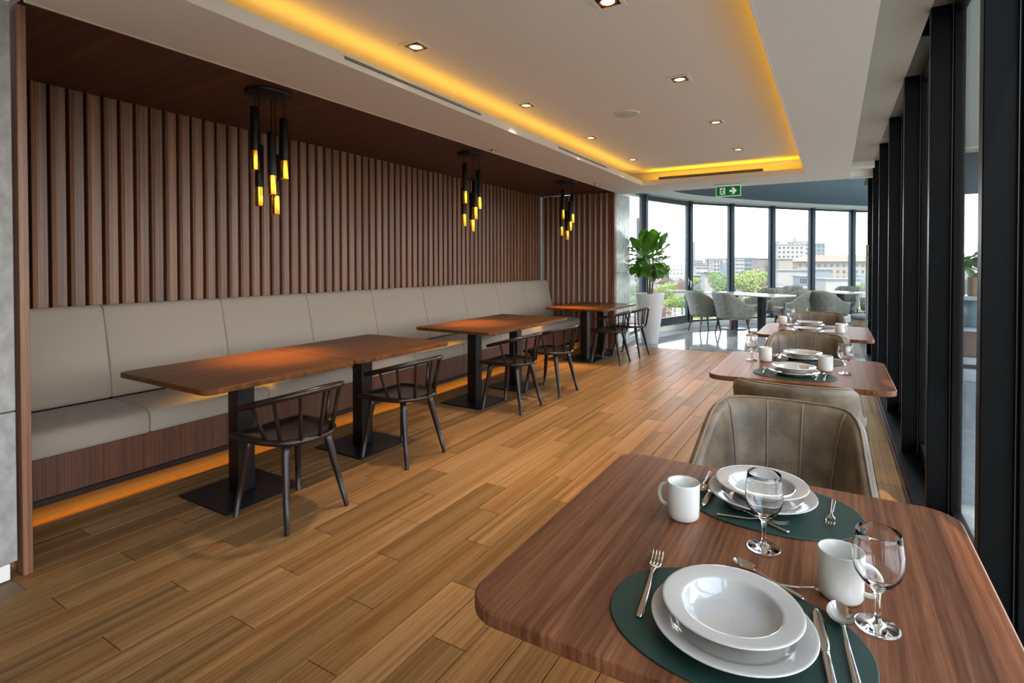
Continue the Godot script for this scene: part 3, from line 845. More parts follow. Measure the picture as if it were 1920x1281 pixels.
# ------------------------------------------------------------------ armchairs
func make_armchair(called, label, group, skin, seam):   # local +z is the front
	var c = thing(called, label, "armchair", Vector3.ZERO, 0, group)
	var base = []        # plan path of the shell's middle line, from one arm front round the back to the other
	for k in 7: base.append(Vector2(-0.262 + 0.004 * k, 0.25 - 0.055 * k))
	for k in range(1, 8):
		var a = PI / 2 * k / 8.0
		base.append(Vector2(-0.238 + 0.14 * (1 - cos(a)), -0.08 - 0.145 * sin(a)))
	for k in 9: base.append(Vector2(-0.098 + 0.0245 * k, -0.225 - 0.012 * (1.0 - pow((k - 4) / 4.0, 2))))
	var m: int = base.size()
	for k in range(m - 10, -1, -1): base.append(Vector2(-base[k].x, base[k].y))
	var n: int = base.size()
	var outer = []; var inner = []; var loops = []
	var H = []
	for i in n:
		var p: Vector2 = base[i]
		var e: Vector2 = (base[min(i + 1, n - 1)] - base[max(i - 1, 0)]).normalized()
		var nn = Vector2(e.y, -e.x)                      # outward
		if nn.dot(p - Vector2(0, 0.05)) < 0: nn = -nn
		var f = smoothstep(0.20, -0.19, p.y)
		var h: float = lerp(0.585, 0.822, pow(f, 1.35))
		var lean: float = 0.115 * smoothstep(0.05, -0.2, p.y)
		var flare: float = 0.035 * (1.0 - f) + 0.015
		H.append(h)
		var th = 0.024
		var P = func(v, off):                             # v 0 bottom .. 1 top
			var y: float = lerp(0.315, h, v)
			var q = p + nn * (off + (flare * v * (1.0 - 0.35 * v)))
			q.y -= lean * pow(v, 1.3)
			q.x *= 1.0 - 0.08 * (1.0 - v)
			return Vector3(q.x, y, q.y)
		var loop = []
		for v in [0.0, 0.04, 0.25, 0.5, 0.75, 0.93]: loop.append(P.call(v, th if v > 0 else th * 0.4))
		loop.append(P.call(0.985, th * 0.75)); loop.append(P.call(1.0, 0.0)); loop.append(P.call(0.985, -th * 0.75))
		var inn = []
		for v in [0.995, 0.93, 0.75, 0.5, 0.25, 0.04]:
			if v < 0.99: loop.append(P.call(v, -th))
			inn.append(P.call(v, -th - 0.001 if v < 0.99 else -th * 0.6))
		inner.append(inn)
		loops.append(loop)
	var sh = MB.new().smooth(true).grid(loops, false, true) as MB
	for e in [0, n - 1]:
		var mid = Vector3()
		for q in loops[e]: mid += q / loops[e].size()
		mid += Vector3(0, 0, 0.018)
		for j in loops[e].size(): sh.tri(mid, loops[e][j], loops[e][(j + 1) % loops[e].size()])
	obj("shell", sh, skin, c)
	# upright seams on the inside of the back
	for s in [[-0.205, -0.135], [-0.064, -0.052], [0.064, 0.052], [0.205, 0.135]]:
		var path = []
		for v in 6:
			var want: float = lerp(s[0], s[1], v / 5.0)
			var best = 1
			for i in range(8, n - 8):
				if abs(inner[i][v].x - want) < abs(inner[best][v].x - want): best = i
			var q: Vector3 = inner[best][v]
			var o: Vector3 = inner[best + (1 if want > q.x else -1)][v]
			var k: float = clampf((want - q.x) / (o.x - q.x), 0, 1) if abs(o.x - q.x) > 0.0005 else 0.0
			path.append(q.lerp(o, k))
		obj("seam", MB.new().smooth(true).tube(path, 0.0042, 6), seam, c)
	# piping along the top edge
	var pipe = []
	for i in n: pipe.append(loops[i][7] + Vector3(0, 0.001, 0))
	obj("piping", MB.new().smooth(true).tube(pipe, 0.0045, 6), seam, c)
	var seat = MB.new().smooth(true).slab(rrect(-0.215, 0.215, -0.20, 0.27, 0.05), 0.375, 0.47, 0.018) as MB
	obj("seat_cushion", seat, skin, c)
	obj("seat_frame", MB.new().smooth(true).slab(rrect(-0.225, 0.225, -0.20, 0.25, 0.05), 0.30, 0.374, 0.008), skin, c)
	for s in [[-1, -1], [1, -1], [-1, 1], [1, 1]]:
		var a = Vector3(s[0] * 0.19, 0.31, 0.0 + s[1] * 0.17); var b = Vector3(s[0] * 0.225, 0.0, 0.0 + s[1] * 0.225)
		obj("leg", MB.new().smooth(true).tube([a, b], [0.021, 0.0125], 12), "leg_wood", c)
	return c

# ------------------------------------------------------------------ window tables and settings
func cutlery_fork(mb):
	mb.ribbon([[0.0, 0.003, 0.0045, 0.0018], [0.01, 0.003, 0.0062, 0.002], [0.09, 0.0045, 0.0045, 0.0019], [0.125, 0.009, 0.0028, 0.0018], [0.142, 0.010, 0.0055, 0.0014], [0.152, 0.008, 0.0115, 0.0011], [0.160, 0.006, 0.0120, 0.0010]])
	for k in 4:
		var x = -0.0094 + k * 0.00627
		var keep: Transform3D = mb.t
		mb.t = mb.t * Transform3D(Basis(), Vector3(x, 0, 0))
		mb.ribbon([[0.159, 0.006, 0.0023, 0.001], [0.175, 0.0035, 0.0021, 0.001], [0.195, 0.006, 0.0017, 0.0009], [0.206, 0.010, 0.0009, 0.0006]], 6)
		mb.t = keep
	return mb

func cutlery_spoon(mb):
	mb.ribbon([[0.0, 0.003, 0.0045, 0.0018], [0.01, 0.003, 0.0062, 0.002], [0.09, 0.0045, 0.0042, 0.0019], [0.128, 0.009, 0.0026, 0.0018], [0.142, 0.008, 0.0040, 0.0014]])
	var rows = []
	for i in 9:
		var r = i / 8.0
		var row = []
		for j in 28:
			var a = TAU * j / 28
			var x = cos(a) * 0.0205 * r
			var z = 0.172 + sin(a) * 0.034 * r
			row.append(Vector3(x * (1.0 - 0.18 * sin(a)), 0.0006 + 0.0105 * r * r, z))
		rows.append(row)
	mb.grid(rows, false, true)
	for i in rows.size():
		for j in 28: rows[i][j] -= Vector3(0, 0.0012, 0)
	rows.reverse()
	mb.grid(rows, false, true)
	return mb

func cutlery_knife(mb):
	mb.ribbon([[0.0, 0.004, 0.0052, 0.0026], [0.01, 0.004, 0.0068, 0.003], [0.085, 0.004, 0.0068, 0.0032], [0.10, 0.004, 0.0052, 0.0026]])
	mb.ribbon([[0.098, 0.004, 0.0060, 0.0012], [0.12, 0.004, 0.0090, 0.0011], [0.17, 0.004, 0.0098, 0.0010], [0.20, 0.004, 0.0075, 0.0008], [0.215, 0.004, 0.0018, 0.0006]])
	return mb

var cut = {}
var proto = {}

func lay(kind, p, to, where, k = 1.0):   # a piece of cutlery with its handle end at p, pointing to `to`
	var t = thing(kind, where, "cutlery", Vector3(p[0], 0.7555, p[1]), 0, "stainless cutlery on the placemats")
	if not cut.has(kind):
		var mb = MB.new().smooth(true) as MB
		cut[kind] = (cutlery_fork(mb) if kind == "fork" else cutlery_spoon(mb) if kind == "spoon" else cutlery_knife(mb)).done()
	t.rotation.y = atan2(to[0] - p[0], to[1] - p[1])
	var o = obj("body", cut[kind], "steel", t)
	o.scale = Vector3.ONE * k
	return t

func put(kind, at, turn, label):
	var o
	if not proto.has(kind):
		o = make(kind)
		proto[kind] = o
	else: o = dup(proto[kind], at, turn, label)
	o.position = at
	o.rotation.y = turn
	o.set_meta("label", label)
	return o

func make(kind):
	if kind == "placemat":
		var t = thing("placemat", "", "placemat", Vector3.ZERO, 0, "oval green placemats")
		var p = []
		for i in 64:
			var a = TAU * i / 64
			p.append(Vector2(0.207 * sign(cos(a)) * pow(abs(cos(a)), 0.92), 0.158 * sign(sin(a)) * pow(abs(sin(a)), 0.92)))
		obj("sheet", MB.new().smooth(true).slab(p, 0.0, 0.0035, 0.001), "green_mat", t)
		return t
	if kind == "dinner_plate":
		var t = thing("dinner_plate", "", "plate", Vector3.ZERO, 0, "white dinner plates")
		obj("body", MB.new().smooth(true).lathe([[0.001, 0.002], [0.07, 0.002], [0.074, 0.0], [0.079, 0.001], [0.088, 0.006], [0.100, 0.0125], [0.126, 0.0195], [0.1295, 0.0210], [0.1302, 0.0223], [0.1288, 0.0236], [0.125, 0.0232], [0.101, 0.0165], [0.0965, 0.0146], [0.090, 0.0105], [0.082, 0.0082], [0.001, 0.0075]], 72), "porcelain", t)
		return t
	if kind == "soup_plate":
		var t = thing("soup_plate", "", "plate", Vector3.ZERO, 0, "white soup plates")
		obj("body", MB.new().smooth(true).lathe([[0.001, 0.002], [0.052, 0.002], [0.056, 0.0], [0.060, 0.002], [0.072, 0.016], [0.079, 0.0275], [0.083, 0.0305], [0.108, 0.0345], [0.1115, 0.0358], [0.1122, 0.0372], [0.1108, 0.0385], [0.107, 0.0385], [0.0835, 0.0347], [0.0795, 0.0338], [0.0775, 0.0322], [0.0755, 0.0285], [0.070, 0.020], [0.062, 0.0115], [0.052, 0.0078], [0.001, 0.0065]], 72), "porcelain", t)
		return t
	if kind == "mug":
		var t = thing("mug", "", "mug", Vector3.ZERO, 0, "white coffee mugs")
		obj("body", MB.new().smooth(true).lathe([[0.001, 0.003], [0.026, 0.003], [0.029, 0.0], [0.033, 0.002], [0.0365, 0.008], [0.0375, 0.020], [0.0378, 0.086], [0.0370, 0.0885], [0.0352, 0.086], [0.0345, 0.02], [0.030, 0.009], [0.001, 0.007]], 48), "mug_glaze", t)
		var path = []
		for i in 17:
			var a = -PI / 2 + PI * i / 16
			path.append(Vector3(0.0355 + 0.026 * pow(max(cos(a), 0.0), 0.6), 0.046 + 0.026 * sin(a), 0))
		obj("handle", MB.new().smooth(true).tube(path, 0.0047, 10), "mug_glaze", t)
		return t
	var g = thing("wine_glass", "", "wine glass", Vector3.ZERO, 0, "stemmed glasses")
	obj("bowl", MB.new().smooth(true).lathe([[0.0001, 0.0], [0.030, 0.0], [0.0335, 0.001], [0.034, 0.0025], [0.030, 0.004], [0.014, 0.007], [0.006, 0.012], [0.0045, 0.022], [0.0042, 0.045], [0.0055, 0.060], [0.013, 0.069], [0.025, 0.079], [0.0345, 0.094], [0.0385, 0.112], [0.0380, 0.132], [0.0350, 0.152], [0.0335, 0.164], [0.0331, 0.1646], [0.0327, 0.164], [0.0342, 0.152], [0.0371, 0.132], [0.0376, 0.112], [0.0336, 0.0950], [0.024, 0.082], [0.013, 0.073], [0.0001, 0.0705]], 56), "glassware", g)
	return g

func build_window_tables():
	var tl = ["walnut window table nearest the viewer, set for two", "second walnut window table, set for two, in front of two leather chairs", "farthest walnut window table, set for two, before the marble floor"]
	var pos = [[-0.162, -1.237, 0.43, 0.455], [-0.172, -3.575, 0.44, 0.465], [-0.155, -5.63, 0.44, 0.52]]
	for i in 3:
		var p = pos[i]
		var t = thing("dining_table", tl[i], "table", Vector3(p[0], 0, p[1]), 0, "window tables")
		obj("tabletop", MB.new().smooth(true).slab(rrect(-p[2], p[2], -p[3], p[3], 0.075, 8), 0.722, 0.75, 0.004), "walnut_top", t)
		obj("column", MB.new().box(Vector3(0, 0.366, 0), Vector3(0.10, 0.708, 0.10), 0.004), "black_metal", t)
		obj("mounting_plate", MB.new().box(Vector3(0, 0.716, 0), Vector3(0.34, 0.012, 0.34), 0.002), "black_metal", t)
		obj("base_plate", MB.new().box(Vector3(0, 0.006, 0), Vector3(0.46, 0.012, 0.46), 0.003), "black_metal", t)
	var T = 0.7505
	var tn = ["the nearest window table", "the second window table", "the farthest window table"]
	# [mat x,z], [plates x,z] for the near and far side of each table
	var sets = [[[-0.145, -0.957], [-0.145, -0.943]], [[-0.140, -1.492], [-0.160, -1.512]], [[-0.190, -3.325], [-0.190, -3.325]], [[-0.150, -3.85], [-0.170, -3.875]], [[-0.20, -5.36], [-0.20, -5.37]], [[-0.20, -5.92], [-0.205, -5.93]]]
	for i in 6:
		var s = sets[i]
		var side: String = ("viewer's side of " if i % 2 == 0 else "lounge side of ") + tn[i / 2]
		put("placemat", Vector3(s[0][0], T, s[0][1]), 0, "oval dark green placemat on the " + side)
		put("dinner_plate", Vector3(s[1][0], T + 0.004, s[1][1]), 0, "large white plate under the soup plate, " + side)
		put("soup_plate", Vector3(s[1][0] - 0.001, T + 0.0125, s[1][1] - 0.004), 0, "deep white rimmed soup plate on top, " + side)
	for m in [[-0.313, -1.318, PI * 0.96, "white mug with its handle towards the aisle on the nearest table"], [0.014, -1.152, -0.25, "white mug half behind a wine glass on the nearest table"], [-0.372, -3.70, 2.2, "white mug towards the aisle on the second window table"], [-0.040, -3.535, 1.3, "white mug towards the windows on the second window table"], [-0.44, -5.97, 2.4, "small white mug towards the aisle on the farthest window table"], [0.046, -5.50, 0.6, "small white mug towards the windows on the farthest window table"]]:
		put("mug", Vector3(m[0], T, m[1]), m[2], m[3])
	for m in [[-0.128, -1.262, "empty stemmed glass in front of the plates on the nearest table"], [0.067, -1.086, "empty stemmed glass beside the mug's handle on the nearest table"], [-0.452, -3.70, "empty stemmed glass near the aisle edge of the second table"], [0.056, -3.505, "empty stemmed glass near the window edge of the second table"], [-0.375, -6.03, "empty stemmed glass beside the mug on the farthest table"]]:
		put("wine_glass", Vector3(m[0], T, m[1]), 0, m[2])
	lay("fork", [-0.287, -0.893], [-0.315, -1.11], "fork lying left of the plates on the viewer's side, nearest table", 1.05)
	lay("knife", [0.006, -0.86], [-0.024, -1.07], "knife beside the spoon on the viewer's side, nearest table")
	lay("spoon", [0.034, -0.90], [0.008, -1.10], "soup spoon nearest the viewer with its bowl by the mug")
	lay("spoon", [-0.043, -1.096], [-0.112, -1.132], "dessert spoon half hidden beyond the front plates, nearest table", 0.72)
	lay("fork", [-0.10, -1.118], [-0.04, -1.135], "dessert fork peeping out beyond the front soup plate", 0.5)
	lay("fork", [0.003, -1.60], [-0.006, -1.42], "fork right of the plates on the lounge side, nearest table", 0.85)
	lay("spoon", [-0.310, -1.63], [-0.305, -1.46], "spoon behind the aisle mug on the nearest table", 0.82)
	lay("knife", [-0.285, -1.60], [-0.281, -1.40], "knife leaning by the rear plates of the nearest table")
	lay("fork", [-0.245, -1.362], [-0.10, -1.388], "dessert fork crossing in front of the rear plates", 0.78)
	lay("spoon", [-0.085, -1.352], [-0.232, -1.428], "dessert spoon crossing the small fork behind the glass", 0.8)
	lay("fork", [-0.335, -3.24], [-0.345, -3.42], "fork left of the front plates, second window table", 0.95)
	lay("knife", [-0.085, -3.19], [-0.075, -3.38], "knife right of the front plates, second window table", 0.95)
	lay("spoon", [-0.045, -3.20], [-0.03, -3.40], "spoon by the window side mug, second window table", 0.95)
	lay("spoon", [-0.325, -3.99], [-0.330, -3.80], "spoon behind the aisle mug, second window table", 0.95)
	lay("knife", [-0.305, -3.99], [-0.300, -3.78], "knife beside the rear plates, second window table", 0.95)
	lay("fork", [-0.24, -3.72], [-0.10, -3.735], "dessert fork in front of the rear plates, second window table", 0.75)
	# leather armchairs
	var ac = make_armchair("armchair", "", "brown leather armchairs at the window tables", "leather", "leather_seam")
	var spots = [[-0.165, -2.02, 0.0, "brown leather armchair facing the viewer behind the nearest table"], [-0.165, -3.03, PI, "brown leather armchair turned away, back to back with the nearest one"], [-0.185, -4.40, 0.0, "brown leather armchair facing the viewer behind the second table"], [-0.16, -5.20, PI, "brown leather armchair turned away, mostly hidden, before the farthest table"], [-0.165, -6.50, 0.0, "brown leather armchair facing the viewer behind the farthest table"]]
	for i in spots.size():
		var s = spots[i]
		var o = ac if i == 0 else dup(ac, Vector3(), 0, s[3])
		o.position = Vector3(s[0], 0, s[1])
		o.rotation.y = s[2]
		o.set_meta("label", s[3])

# ------------------------------------------------------------------ lounge furniture
func build_lounge_furniture():
	var lt = [[-1.52, -11.75, 0.86, 0.40, -0.55, [-0.33, 0.33], "pale oblong pedestal table among the four lounge armchairs"], [0.12, -13.55, 0.42, 0.40, -0.6, [0.0], "pale square pedestal table behind the lone lounge armchair"], [0.80, -12.75, 0.26, 0.26, -0.6, [0.0], "pale lounge table cut off by the window fins"]]
	for s in lt:
		var t = thing("lounge_table", s[6], "table", Vector3(s[0], 0, s[1]), s[4], "pale lounge tables")
		obj("tabletop", MB.new().smooth(true).slab(rrect(-s[2], s[2], -s[3], s[3], 0.12, 8), 0.725, 0.75, 0.006), "table_white", t)
		for x in s[5]:
			obj("column", MB.new().box(Vector3(x, 0.37, 0), Vector3(0.11, 0.71, 0.11), 0.004), "black_metal", t)
			obj("base_plate", MB.new().smooth(true).lathe([[0.001, 0.001], [0.26, 0.001], [0.265, 0.006], [0.255, 0.012], [0.001, 0.012]], 40, Vector3(x, 0, 0)), "black_metal", t)
	var ac = make_armchair("lounge_chair", "", "grey green armchairs in the lounge", "velvet", "velvet_seam")
	var spots = [[-2.27, -11.27, 0.55, 2.30, "grey green armchair at the left of the lounge beside the glass door"], [-1.68, -10.93, 0, 2.35, "grey green armchair with its back to the viewer at the oblong table"], [-1.32, -12.75, 0, -0.62, "grey green armchair facing in beyond the oblong table"], [-0.78, -12.25, 0, -1.05, "grey green armchair turned three quarters at the table's near end"], [-0.12, -12.55, 0, 2.45, "grey green armchair with its back to the viewer in the middle"], [0.22, -14.55, 0, -0.35, "grey green armchair facing the viewer beyond the square table"], [0.85, -14.2, 0, -1.2, "grey green armchair half hidden by the window fins"], [-0.98, -14.05, 0, -0.6, "grey green armchair by the glass, only its top edge showing"]]
	for i in spots.size():
		var s = spots[i]
		var o = ac if i == 0 else dup(ac, Vector3(), 0, s[4])
		o.position = Vector3(s[0], 0.0, s[1])
		o.rotation.y = s[3]
		o.set_meta("label", s[4])
	var po = thing("pouf", "low round upholstered pouf with a blue grey top by the window fins", "pouf", Vector3(0.56, 0.0, -11.9))
	obj("body", MB.new().smooth(true).lathe([[0.001, 0.0], [0.27, 0.0], [0.285, 0.02], [0.285, 0.32], [0.275, 0.33], [0.001, 0.33]], 40), "leather", po)
	obj("top_cushion", MB.new().smooth(true).lathe([[0.001, 0.331], [0.28, 0.331], [0.292, 0.345], [0.292, 0.385], [0.27, 0.405], [0.001, 0.41]], 40), "blue_render", po)

# ------------------------------------------------------------------ fiddle-leaf fig
func fig_leaf(L, W, cup, droop):
	var rows = []
	for i in 11:
		var t = i / 10.0
		var w: float = W * (0.10 + 0.9 * pow(sin(PI * pow(t, 0.80) * 0.985), 0.75)) * (0.62 + 0.42 * smoothstep(0.25, 0.75, t)) * (1.0 if t < 0.97 else 0.55)
		if i == 0: w = 0.004
		var row = []
		for j in 7:
			var s = (j - 3) / 3.0
			var y: float = -droop * t * t * L + cup * (abs(s) ** 1.3) * w + 0.012 * sin(t * 17.0 + s * 3.0) * abs(s)
			row.append(Vector3(s * w, y, t * L))
		rows.append(row)
	return MB.new().smooth(true).grid(rows).done()

func build_plant():
	var pl = thing("potted_fig_tree", "fiddle leaf fig tree in a tall white tapered planter by the pier", "plant", Vector3(-2.72, 0, -9.02), deg_to_rad(30.7))
	obj("pot", MB.new().smooth(true).lathe([[0.001, 0.001], [0.132, 0.001], [0.138, 0.006], [0.245, 0.85], [0.247, 0.86], [0.238, 0.862], [0.230, 0.855], [0.215, 0.80]], 48), "pot_white", pl)
	obj("soil", MB.new().smooth(true).lathe([[0.22, 0.79], [0.12, 0.80], [0.001, 0.805]], 32), "soil", pl)
	for s in [[0.0, 0.0, -0.02, 0.03, 1.50, 0.017], [0.03, 0.02, 0.06, -0.02, 1.62, 0.013], [-0.03, 0.02, -0.10, 0.03, 1.55, 0.012]]:
		var a = Vector3(s[0], 0.78, s[1]); var b = Vector3(s[2], s[4], s[3])
		obj("trunk", MB.new().smooth(true).tube([a, a.lerp(b, 0.5) + Vector3(0.01, 0, -0.01), b], [s[5], s[5] * 0.85, s[5] * 0.6], 8), "bark", pl)
	var lm = [fig_leaf(0.30, 0.125, 0.30, 0.10), fig_leaf(0.24, 0.105, 0.25, 0.25), fig_leaf(0.19, 0.085, 0.35, 0.15), fig_leaf(0.33, 0.15, 0.22, 0.05)]
	# [x, y, z of the leaf's foot, heading (degrees round y), rise (degrees), size, shade]
	for s in [[-0.06, 1.62, 0.03, -40, 78, 3, 1], [-0.12, 1.60, 0.02, 60, 74, 3, 0], [-0.02, 1.60, 0.05, 10, 66, 0, 0], [-0.16, 1.55, 0.06, -70, 62, 0, 1], [-0.08, 1.52, 0.08, 10, 45, 3, 1],
			[0.08, 1.62, -0.02, 50, 76, 0, 2], [0.10, 1.58, 0.0, 80, 62, 3, 2], [0.12, 1.58, 0.04, 60, 68, 3, 0], [0.10, 1.52, 0.06, 75, 40, 3, 0], [0.06, 1.66, -0.04, -30, 80, 0, 2],
			[-0.14, 1.46, 0.0, -95, 22, 1, 1], [-0.14, 1.33, 0.02, -90, 2, 1, 1], [-0.10, 1.40, 0.06, -40, 10, 0, 1], [-0.02, 1.42, 0.08, 0, 20, 3, 0], [0.06, 1.42, 0.06, 40, 15, 1, 1],
			[0.12, 1.43, 0.0, 92, 18, 1, 0], [0.14, 1.36, 0.02, 85, -25, 1, 1], [-0.12, 1.34, 0.05, -60, -35, 0, 1], [-0.05, 1.32, 0.07, -15, -40, 0, 0], [0.04, 1.32, 0.07, 30, -45, 0, 1],
			[0.10, 1.33, 0.04, 65, -50, 0, 0], [-0.12, 1.27, 0.02, -85, -55, 1, 1], [0.00, 1.27, 0.05, 5, -62, 1, 1], [0.10, 1.28, 0.02, 80, -62, 2, 1], [-0.05, 1.45, -0.06, 190, 30, 0, 0],
			[0.06, 1.40, -0.06, 150, 10, 0, 1], [-0.08, 1.33, -0.06, 215, -20, 0, 1], [0.03, 1.30, -0.05, 170, -35, 1, 0], [0.02, 1.52, 0.05, 25, 50, 1, 2], [-0.18, 1.52, 0.0, -100, 48, 2, 1],
			[0.02, 1.13, 0.03, 40, 55, 2, 2], [-0.02, 1.50, -0.08, 170, 60, 3, 1], [0.10, 1.55, -0.06, 120, 55, 0, 0], [-0.10, 1.42, 0.08, -25, -10, 0, 0], [0.05, 1.36, 0.09, 15, -20, 1, 0]]:
		for k in (1 if s[5] == 3 else 2):
			var o = obj("leaf", lm[s[5]], "fig_leaf_%d" % ((s[6] + k) % 3), pl)
			o.position = Vector3(s[0] * 1.3, s[1] + 0.02, s[2]) + Vector3(rng.randf_range(-0.05, 0.05), rng.randf_range(-0.08, 0.05), rng.randf_range(-0.04, 0.04)) * k
			o.scale = Vector3.ONE * (0.98 if k == 0 else 0.72)
			o.rotation = Vector3(deg_to_rad(-s[4] + 25.0 * k), deg_to_rad(s[3] + rng.randf_range(-50, 50) * k), deg_to_rad(rng.randf_range(-18, 18)))

# ------------------------------------------------------------------ the room seen through the side glazing
func build_side_room():
	var fl = struct("floor_side", "dark slate tiled floor beyond the side glazing")
	for i in 4:
		for j in 14:
			obj("tile", MB.new().box(Vector3(1.0 + i * 0.8, -0.011, 3.3 - j * 0.9), Vector3(0.797, 0.02, 0.897), 0.001), "terrace_stone", fl)
	wallbox("floor_side_bed", "bed under the slate tiles", Vector3(2.3, -0.06, -2.6), Vector3(3.6, 0.08, 13.4), "grout")
	wallbox("ceiling_side", "pale ceiling beyond the side glazing", Vector3(1.3, 2.88, -5.7), Vector3(1.5, 0.06, 7.0), "plaster_grey")
	wallbox("trim_7", "dark beam closing the ceiling beyond the side glazing", Vector3(1.3, 2.56, -9.1), Vector3(1.5, 0.55, 0.08), "fascia")
	wallbox("trim_8", "white edge strip under the ceiling beyond the glazing", Vector3(1.3, 2.845, -8.9), Vector3(1.5, 0.05, 0.3), "white_trim")
	var ct = thing("bar_counter", "brown panelled counter with a pale top beyond the side glazing", "counter", Vector3(1.95, 0, -8.3))
	obj("panel", MB.new().box(Vector3(0, 0.4235, 0), Vector3(2.2, 0.297, 0.5), 0.004), "brown_panel", ct)
	obj("top", MB.new().box(Vector3(0, 0.592, 0.02), Vector3(2.3, 0.04, 0.6), 0.006), "table_white", ct)
	obj("lower_shelf", MB.new().box(Vector3(0, 0.232, 0.03), Vector3(2.3, 0.08, 0.58), 0.004), "table_white", ct)
	obj("recess", MB.new().box(Vector3(0, 0.166, 0.0), Vector3(2.2, 0.05, 0.5)), "vent_dark", ct)
	obj("plinth", MB.new().box(Vector3(0, 0.07, 0.04), Vector3(2.3, 0.14, 0.6), 0.004), "table_white", ct)
	var dr = thing("drum_pot", "blue grey drum pot standing on the counter", "pot", Vector3(1.50, 0.612, -8.28))
	obj("drum", MB.new().smooth(true).lathe([[0.001, 0.0], [0.155, 0.0], [0.16, 0.01], [0.16, 0.31], [0.15, 0.32], [0.001, 0.32]], 32), "aqua", dr)
	obj("shelf_board", MB.new().box(Vector3(0.05, 0.345, 0), Vector3(0.9, 0.05, 0.4), 0.003), "table_white", dr)
	var bx = thing("planter_box", "small square wooden planter box on the raised shelf", "planter", Vector3(1.55, 0.982, -8.28))
	obj("board", MB.new().box(Vector3(0, 0.11, 0), Vector3(0.30, 0.22, 0.30), 0.006), "crate_wood", bx)
	obj("soil", MB.new().smooth(true).lathe([[0.14, 0.222], [0.10, 0.27], [0.001, 0.30]], 16), "flat_roof", bx)
	var sp = thing("leafy_plant", "feathery green plant rising behind the wooden planter box", "plant", Vector3(1.42, 0.982, -8.78))
	obj("stem", MB.new().smooth(true).tube([Vector3(0, -0.98, 0), Vector3(0, 0.5, 0)], [0.03, 0.012], 8), "bark", sp)
	var lf = fig_leaf(0.34, 0.055, 0.2, 0.5)
	for i in 34:
		var o = obj("frond", lf, "fig_leaf_%d" % (i % 3), sp)
		o.position = Vector3(rng.randf_range(-0.05, 0.05), rng.randf_range(0.25, 0.52), rng.randf_range(-0.05, 0.05))
		o.rotation = Vector3(deg_to_rad(rng.randf_range(-60, 20)), rng.randf_range(0, TAU), 0)

# ------------------------------------------------------------------ the city outside
const GY := -44.0
var placed := []        # x, z, radius of what already stands in the city

func room_for(x, z, r):
	for p in placed:
		if Vector2(x - p[0], z - p[1]).length() < r + p[2]: return false
	return true

func building(called, label, x, z, w, d, top, turn, wall, rows, cols, win, extra = "", ww = 0.5, wh = 0.5, floor_h = 3.3):
	var b = thing(called, label, "building", Vector3(x, GY, z), turn, "")
	placed.append([x, z, Vector2(w, d).length() / 2])
	var h: float = top - GY
	obj("wall", MB.new().box(Vector3(0, h / 2, 0), Vector3(w, h, d)), wall, b)
	var pw: float = w / cols
	if rows > 0:
		var wm = MB.new().box(Vector3(), Vector3(pw * ww, floor_h * wh, 0.3)).done()
		for r in rows:
			for c in cols:
				obj("window", wm, win, b).position = Vector3((c + 0.5) * pw - w / 2, h - floor_h * (r + 0.62), d / 2)
	if extra == "flat":
		obj("roof_slab", MB.new().box(Vector3(0, h + 0.25, 0), Vector3(w + 1.4, 0.5, d + 1.4)), "flat_roof", b)
	elif extra == "dark":
		obj("roof_slab", MB.new().box(Vector3(0, h + 0.3, 0.6), Vector3(w + 2.2, 0.6, d + 2.0)), "window_dark", b)
	elif extra == "tank":
		obj("roof_slab", MB.new().box(Vector3(0, h + 0.3, 0), Vector3(w + 0.6, 0.6, d + 0.6)), "flat_roof", b)
		obj("stair_tower", MB.new().box(Vector3(-w * 0.2, h + 2.2, 0), Vector3(w * 0.28, 4.4, d * 0.5)), wall, b)
		obj("mast", MB.new().tube([Vector3(w * 0.12, h, 0), Vector3(w * 0.12, h + 7.0, 0)], 0.35, 6), "flat_roof", b)
	elif extra == "bands":
		for r in rows: obj("balcony", MB.new().box(Vector3(0, h - floor_h * (r + 1.0), d / 2 + 0.6), Vector3(w + 0.8, 1.1, 1.4)), wall, b)
	return b

func hip_roof(called, label, x, z, w, d, apex, eave, turn, tile, wall = "white_render"):
	var b = thing(called, label, "house", Vector3(x, GY, z), turn, "")
	placed.append([x, z, Vector2(w, d).length() / 2])
	var h: float = eave - GY
	obj("wall", MB.new().box(Vector3(0, h / 2 - 0.2, 0), Vector3(w * 0.9, h - 0.4, d * 0.9)), wall, b)
	var m = MB.new()
	var p = [Vector3(-w / 2, h, d / 2), Vector3(w / 2, h, d / 2), Vector3(w / 2, h, -d / 2), Vector3(-w / 2, h, -d / 2)]
	var a = Vector3(0, apex - GY, 0)
	for i in 4: m.face([p[i], p[(i + 1) % 4], a], (p[i] + p[(i + 1) % 4]) * 0.5 - Vector3(0, h - 2, 0))
	m.face([p[0], p[1], p[2], p[3]], Vector3.DOWN)
	var rf = obj("roof", m, tile, b)
	for i in 4:
		obj("hip_ridge", MB.new().tube([p[i] + Vector3(0, 0.1, 0), a + Vector3(0, 0.1, 0)], 0.28, 6), "roof_tile_pale", rf)
	# courses of tiles on the slope facing us
	var cm = MB.new()
	for k in 22:
		var t = (k + 0.5) / 23.0
		var l: Vector3 = p[0].lerp(a, t); var r: Vector3 = p[1].lerp(a, t)
		cm.box((l + r) / 2 + Vector3(0, 0.10, 0.05), Vector3((r - l).length() - 0.3, 0.10, 0.22))
	var e = obj("tile_courses", cm, tile, rf)
	e.set_meta("kind", "stuff")
	return b

